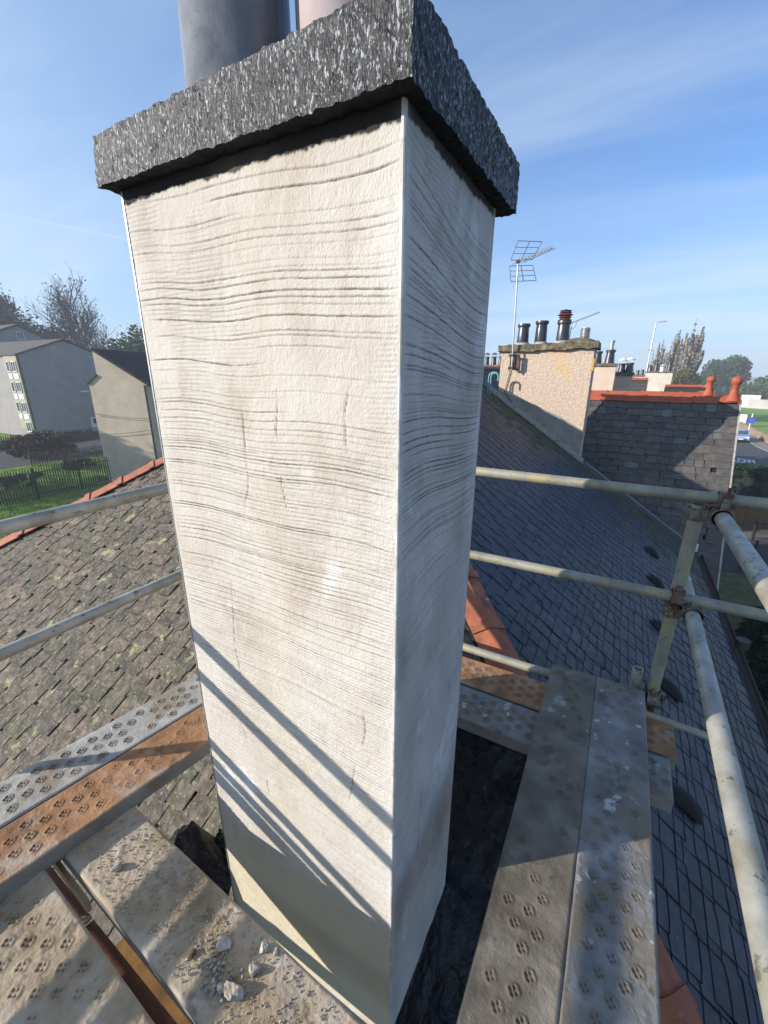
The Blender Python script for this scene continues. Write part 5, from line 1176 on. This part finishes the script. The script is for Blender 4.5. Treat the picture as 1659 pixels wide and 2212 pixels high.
def bush(c, rx, ry, rz, n, size, m, seed, label, name='bush', cat='bush', group='bushes and hedges', clumps=26, stem=True):
    t = thing(name, label, cat, (c[0], c[1], EYE2G), group); rr = random.Random(seed)
    C = []
    for k in range(clumps):
        a_ = rr.random()*6.28; z_ = rr.uniform(-.6, 1); q = math.sqrt(max(0, 1-z_*z_*.8))*rr.uniform(.35, .95)
        C.append((c[0]+rx*q*math.cos(a_), c[1]+ry*q*math.sin(a_), c[2]+rz*z_*.85, min(rx, rz)*rr.uniform(.22, .42)))
    if stem:
        b = MB()
        for k in range(7): q = C[k*3 % len(C)]; b.path([(c[0]+rr.gauss(0, .1*rx), c[1], EYE2G), (c[0]*.5+q[0]*.5, c[1]*.5+q[1]*.5, (EYE2G+q[2])/2), q[:3]], [.05*rx, .03*rx, .012*rx], n=4)
        b.build('stems', M_bark, t)
    leaves(C, size, 1.25, n, m, seed, t, name='foliage'); return t
bush((8.6, 96, -3.5), 3.6, 2.0, 4.0, 7000, .30, L_olive, 31, 'yellow green shrubby tree at the foot of the poplars', name='shrub_tree', cat='tree')
bush((25.5, 168, -2.0), 6.2, 5, 6.6, 11000, .55, L_dark, 33, 'round dome shaped tree standing in the mist', name='dome_tree', cat='tree', clumps=60)
bush((18.5, 175, -4.5), 6.5, 4, 4.2, 6000, .5, L_dark, 35, 'low misty trees left of the dome shaped tree', name='misty_trees', cat='tree', clumps=40)
for i, (x_, y_, z_, r_, sd, lb_) in enumerate([(33, 158, -4.2, 5.0, 37, 'pale green bushy tree right of the ball finial, nearest the wall'), (41, 160, -3.5, 6.0, 38, 'bushy tree at the right picture edge beyond the park'), (52, 172, -2.5, 8.0, 39, 'misty rounded tree rising highest at the right edge'), (29.5, 150, -5.2, 3.0, 43, 'small shrub right against the far pale wall')]):
    bush((x_, y_, z_), r_, r_*.6, r_*.75, 6500, .42, L_mid, sd, lb_, name='bushy_tree', cat='tree', clumps=44)
def hedge(x0, x1, y0, y1, h, n, size, m, label, seed, name='hedge'):
    t = thing(name, label, 'hedge', ((x0+x1)/2, (y0+y1)/2, EYE2G), 'bushes and hedges')
    r = np.random.default_rng(seed)
    b = MB(); b.box(((x0+x1)/2, (y0+y1)/2, EYE2G+h*.47), ((x1-x0)*.97, (y1-y0)*.9, h*.92)); b.build('inner_mass', M_fence, t)
    C = [(r.uniform(x0, x1), y0+(y1-y0)*(.05 if r.random() < .55 else r.random()), EYE2G+h*(.98 if r.random() < .45 else r.random()), .14) for _ in range(400)]
    leaves(C, size, 1.3, n, m, seed, t, name='foliage'); return t
hedge(5.6, 16, 37.6, 39.2, 2.05, 14000, .10, L_hedge, 'tall dark green hedge between the yard and the road', 51)
hedge(-60.2, -59.2, 4, 36, .9, 5000, .22, L_hedge, 'long low hedge along the far side of the lane', 53)
bush((-51.5, 20.6, EYE2G+.9), 2.8, 4.0, 1.3, 16000, .11, L_brown, 61, 'tangled brown bush in the shade behind the palisade fence', clumps=40)
bush((-42.0, 19.0, EYE2G+.3), 1.6, 1.6, .45, 2500, .14, L_dark, 63, 'dark weeds beside the fence end')
bush((-38.5, 12.5, EYE2G+.4), 1.6, 3.5, .5, 4200, .14, L_dark, 64, 'dark shrubs just behind the palisade fence')
bush((5.0, 10.3, EYE2G+1.6), 1.1, 1.3, 1.9, 9000, .09, L_mid, 65, 'green conifer bush below the gutter at the right edge', clumps=40)
bush((4.4, 13.4, EYE2G+.8), 1.0, 2.2, 1.0, 7000, .08, L_hedge, 66, 'dark shrubs at the foot of the wall below the gutter', clumps=36)
bush((5.2, 17.2, EYE2G+.3), .45, .5, .35, 500, .13, L_orange, 67, 'orange dead fern beside the downpipe', clumps=12)
# brushwood on the lawn
b = MB(); rr = random.Random(5)
for k in range(26):
    a_ = rr.random()*6.28; x_, y_ = -31.3+rr.gauss(0, .5), 14.6+rr.gauss(0, .7); l_ = rr.uniform(.4, 1.2)
    b.path([(x_, y_, EYE2G+.05), (x_+l_*.5*math.cos(a_), y_+l_*.5*math.sin(a_), EYE2G+.15), (x_+l_*math.cos(a_), y_+l_*math.sin(a_), EYE2G+.05+.2*rr.random())], .018, n=4)
tag(b.build('brushwood', mat('cut_twigs', [(.3, (.22, .17, .11)), (.7, (.34, .28, .2))], scale=3, rough=1)), 'heap of cut twigs lying on the lawn near the beige gable', 'twigs', kind='stuff')
# grass tufts
def tufts(name, x0, x1, y0, y1, n, s, m, seed):
    r = np.random.default_rng(seed); x = r.uniform(x0, x1, n); y = r.uniform(y0, y1, n)
    keep = fbm(x*.8, y*.8, seed, 3) > .42; x = x[keep]; y = y[keep]; n = len(x)
    a = r.uniform(0, 6.28, n); h = s*(.5+r.random(n)); P = np.stack([x, y, np.full(n, EYE2G-.012)], -1)
    u = np.stack([np.cos(a), np.sin(a), 0*a], -1)*(s*.25)
    tip = P+np.stack([r.normal(0, .35, n)*s, r.normal(0, .35, n)*s, h], -1)
    V = np.stack([P-u, P+u, tip], 1).reshape(-1, 3)
    me = mk_mesh(name, V, np.arange(n*3).reshape(-1, 3), attrs={'rnd': ('FACE', r.random(n))})
    tag(obj(name, me, m), 'short grass blades on the lawn', 'grass', kind='stuff')
tufts('lawn_tufts', -46, -23, 4, 22, 60000, .10, leafmat('grass_blade', (.11, .19, .03), (.16, .28, .05), (.22, .34, .08)), 5)

# yard on the right: timber fence and railings
tf = thing('timber_fence', 'brown close boarded fence beyond the dark yard path', 'fence', (5.6, 30.6, EYE2G), 'fences in the yard')
for k in range(34):
    x_ = 5.7+k*.105; y_ = 30.9-(x_-5.7)*.35
    b = MB(); b.box((x_, y_, EYE2G+.52), (.096, .02, 1.04+rng.gauss(0, .01)), Matrix.Rotation(-.33, 3, 'Z')); b.build('fence_board', M_timber, tf)
b = MB(); b.prism([(5.6, 30.99, EYE2G+.2), (5.6, 31.05, EYE2G+.2), (5.6, 31.05, EYE2G+.28), (5.6, 30.99, EYE2G+.28)], (3.8, -1.33, 0)); b.build('rail', M_timber, tf)
gt = thing('metal_gate', 'black metal railing panels round the dark yard path', 'gate', (6.9, 27.3, EYE2G), 'fences in the yard')
for (a, c, e, f) in ((6.95, 27.3, 8.1, 27.9), (5.0, 28.3, 6.0, 28.6), (5.6, 22.4, 6.3, 23.9)):
    L_ = math.hypot(e-a, f-c); MR = Matrix.Rotation(math.atan2(f-c, e-a), 3, 'Z')
    b = MB()
    for zz_ in (.12, .95): b.box(((a+e)/2, (c+f)/2, EYE2G+zz_), (L_, .04, .04), MR)
    for q in (0, 1): b.box((a+(e-a)*q, c+(f-c)*q, EYE2G+.52), (.09, .09, 1.04), MR)
    fr_ = b.build('gate_frame', M_fence, gt)
    for k in range(1, int(L_/.12)): q = k*.12/L_; bb = MB(); bb.tube((a+(e-a)*q, c+(f-c)*q, EYE2G+.12), (a+(e-a)*q, c+(f-c)*q, EYE2G+.95), .009, n=4); bb.build('bar', M_fence, fr_)
# far-off wooded horizon
r_ = np.random.default_rng(77); far = []
for k in range(420):
    f_ = r_.random(); x_ = -150+f_*420; y_ = 300-60*abs(f_-.4)+r_.normal()*8
    far.append((x_, y_, EYE2G+r_.uniform(.5, max(2, 6+3.5*math.sin(f_*9)+3*math.sin(f_*23))), r_.uniform(1.6, 3.4)))
for k in range(200):
    far.append((-230+r_.random()*120, 120+r_.random()*30, EYE2G+r_.uniform(1, 9), r_.uniform(1.5, 3)))
tag(leaves(far, 1.5, 1.4, 26000, L_dark, 78, None, name='distant_trees'), 'far off wooded skyline fading into mist', 'woods', kind='stuff')

# ------------------------------------------------------------------ haze
HZ = 0.0013
if HZ > 0:
    hm = bpy.data.materials.new('haze'); hm.use_nodes = True; hn = hm.node_tree.nodes; hl = hm.node_tree.links
    hn.remove(hn['Principled BSDF']); pv = hn.new('ShaderNodeVolumePrincipled'); pv.inputs['Color'].default_value = (.90, .94, 1.0, 1); pv.inputs['Density'].default_value = HZ; pv.inputs['Anisotropy'].default_value = 0
    hl.new(pv.outputs[0], hn['Material Output'].inputs['Volume'])
    b = MB(); b.box((0, 240, 5.5), (1000, 760, 30)); o = b.build('haze', hm); tag(o, 'thin morning haze over the street', 'haze', kind='stuff')
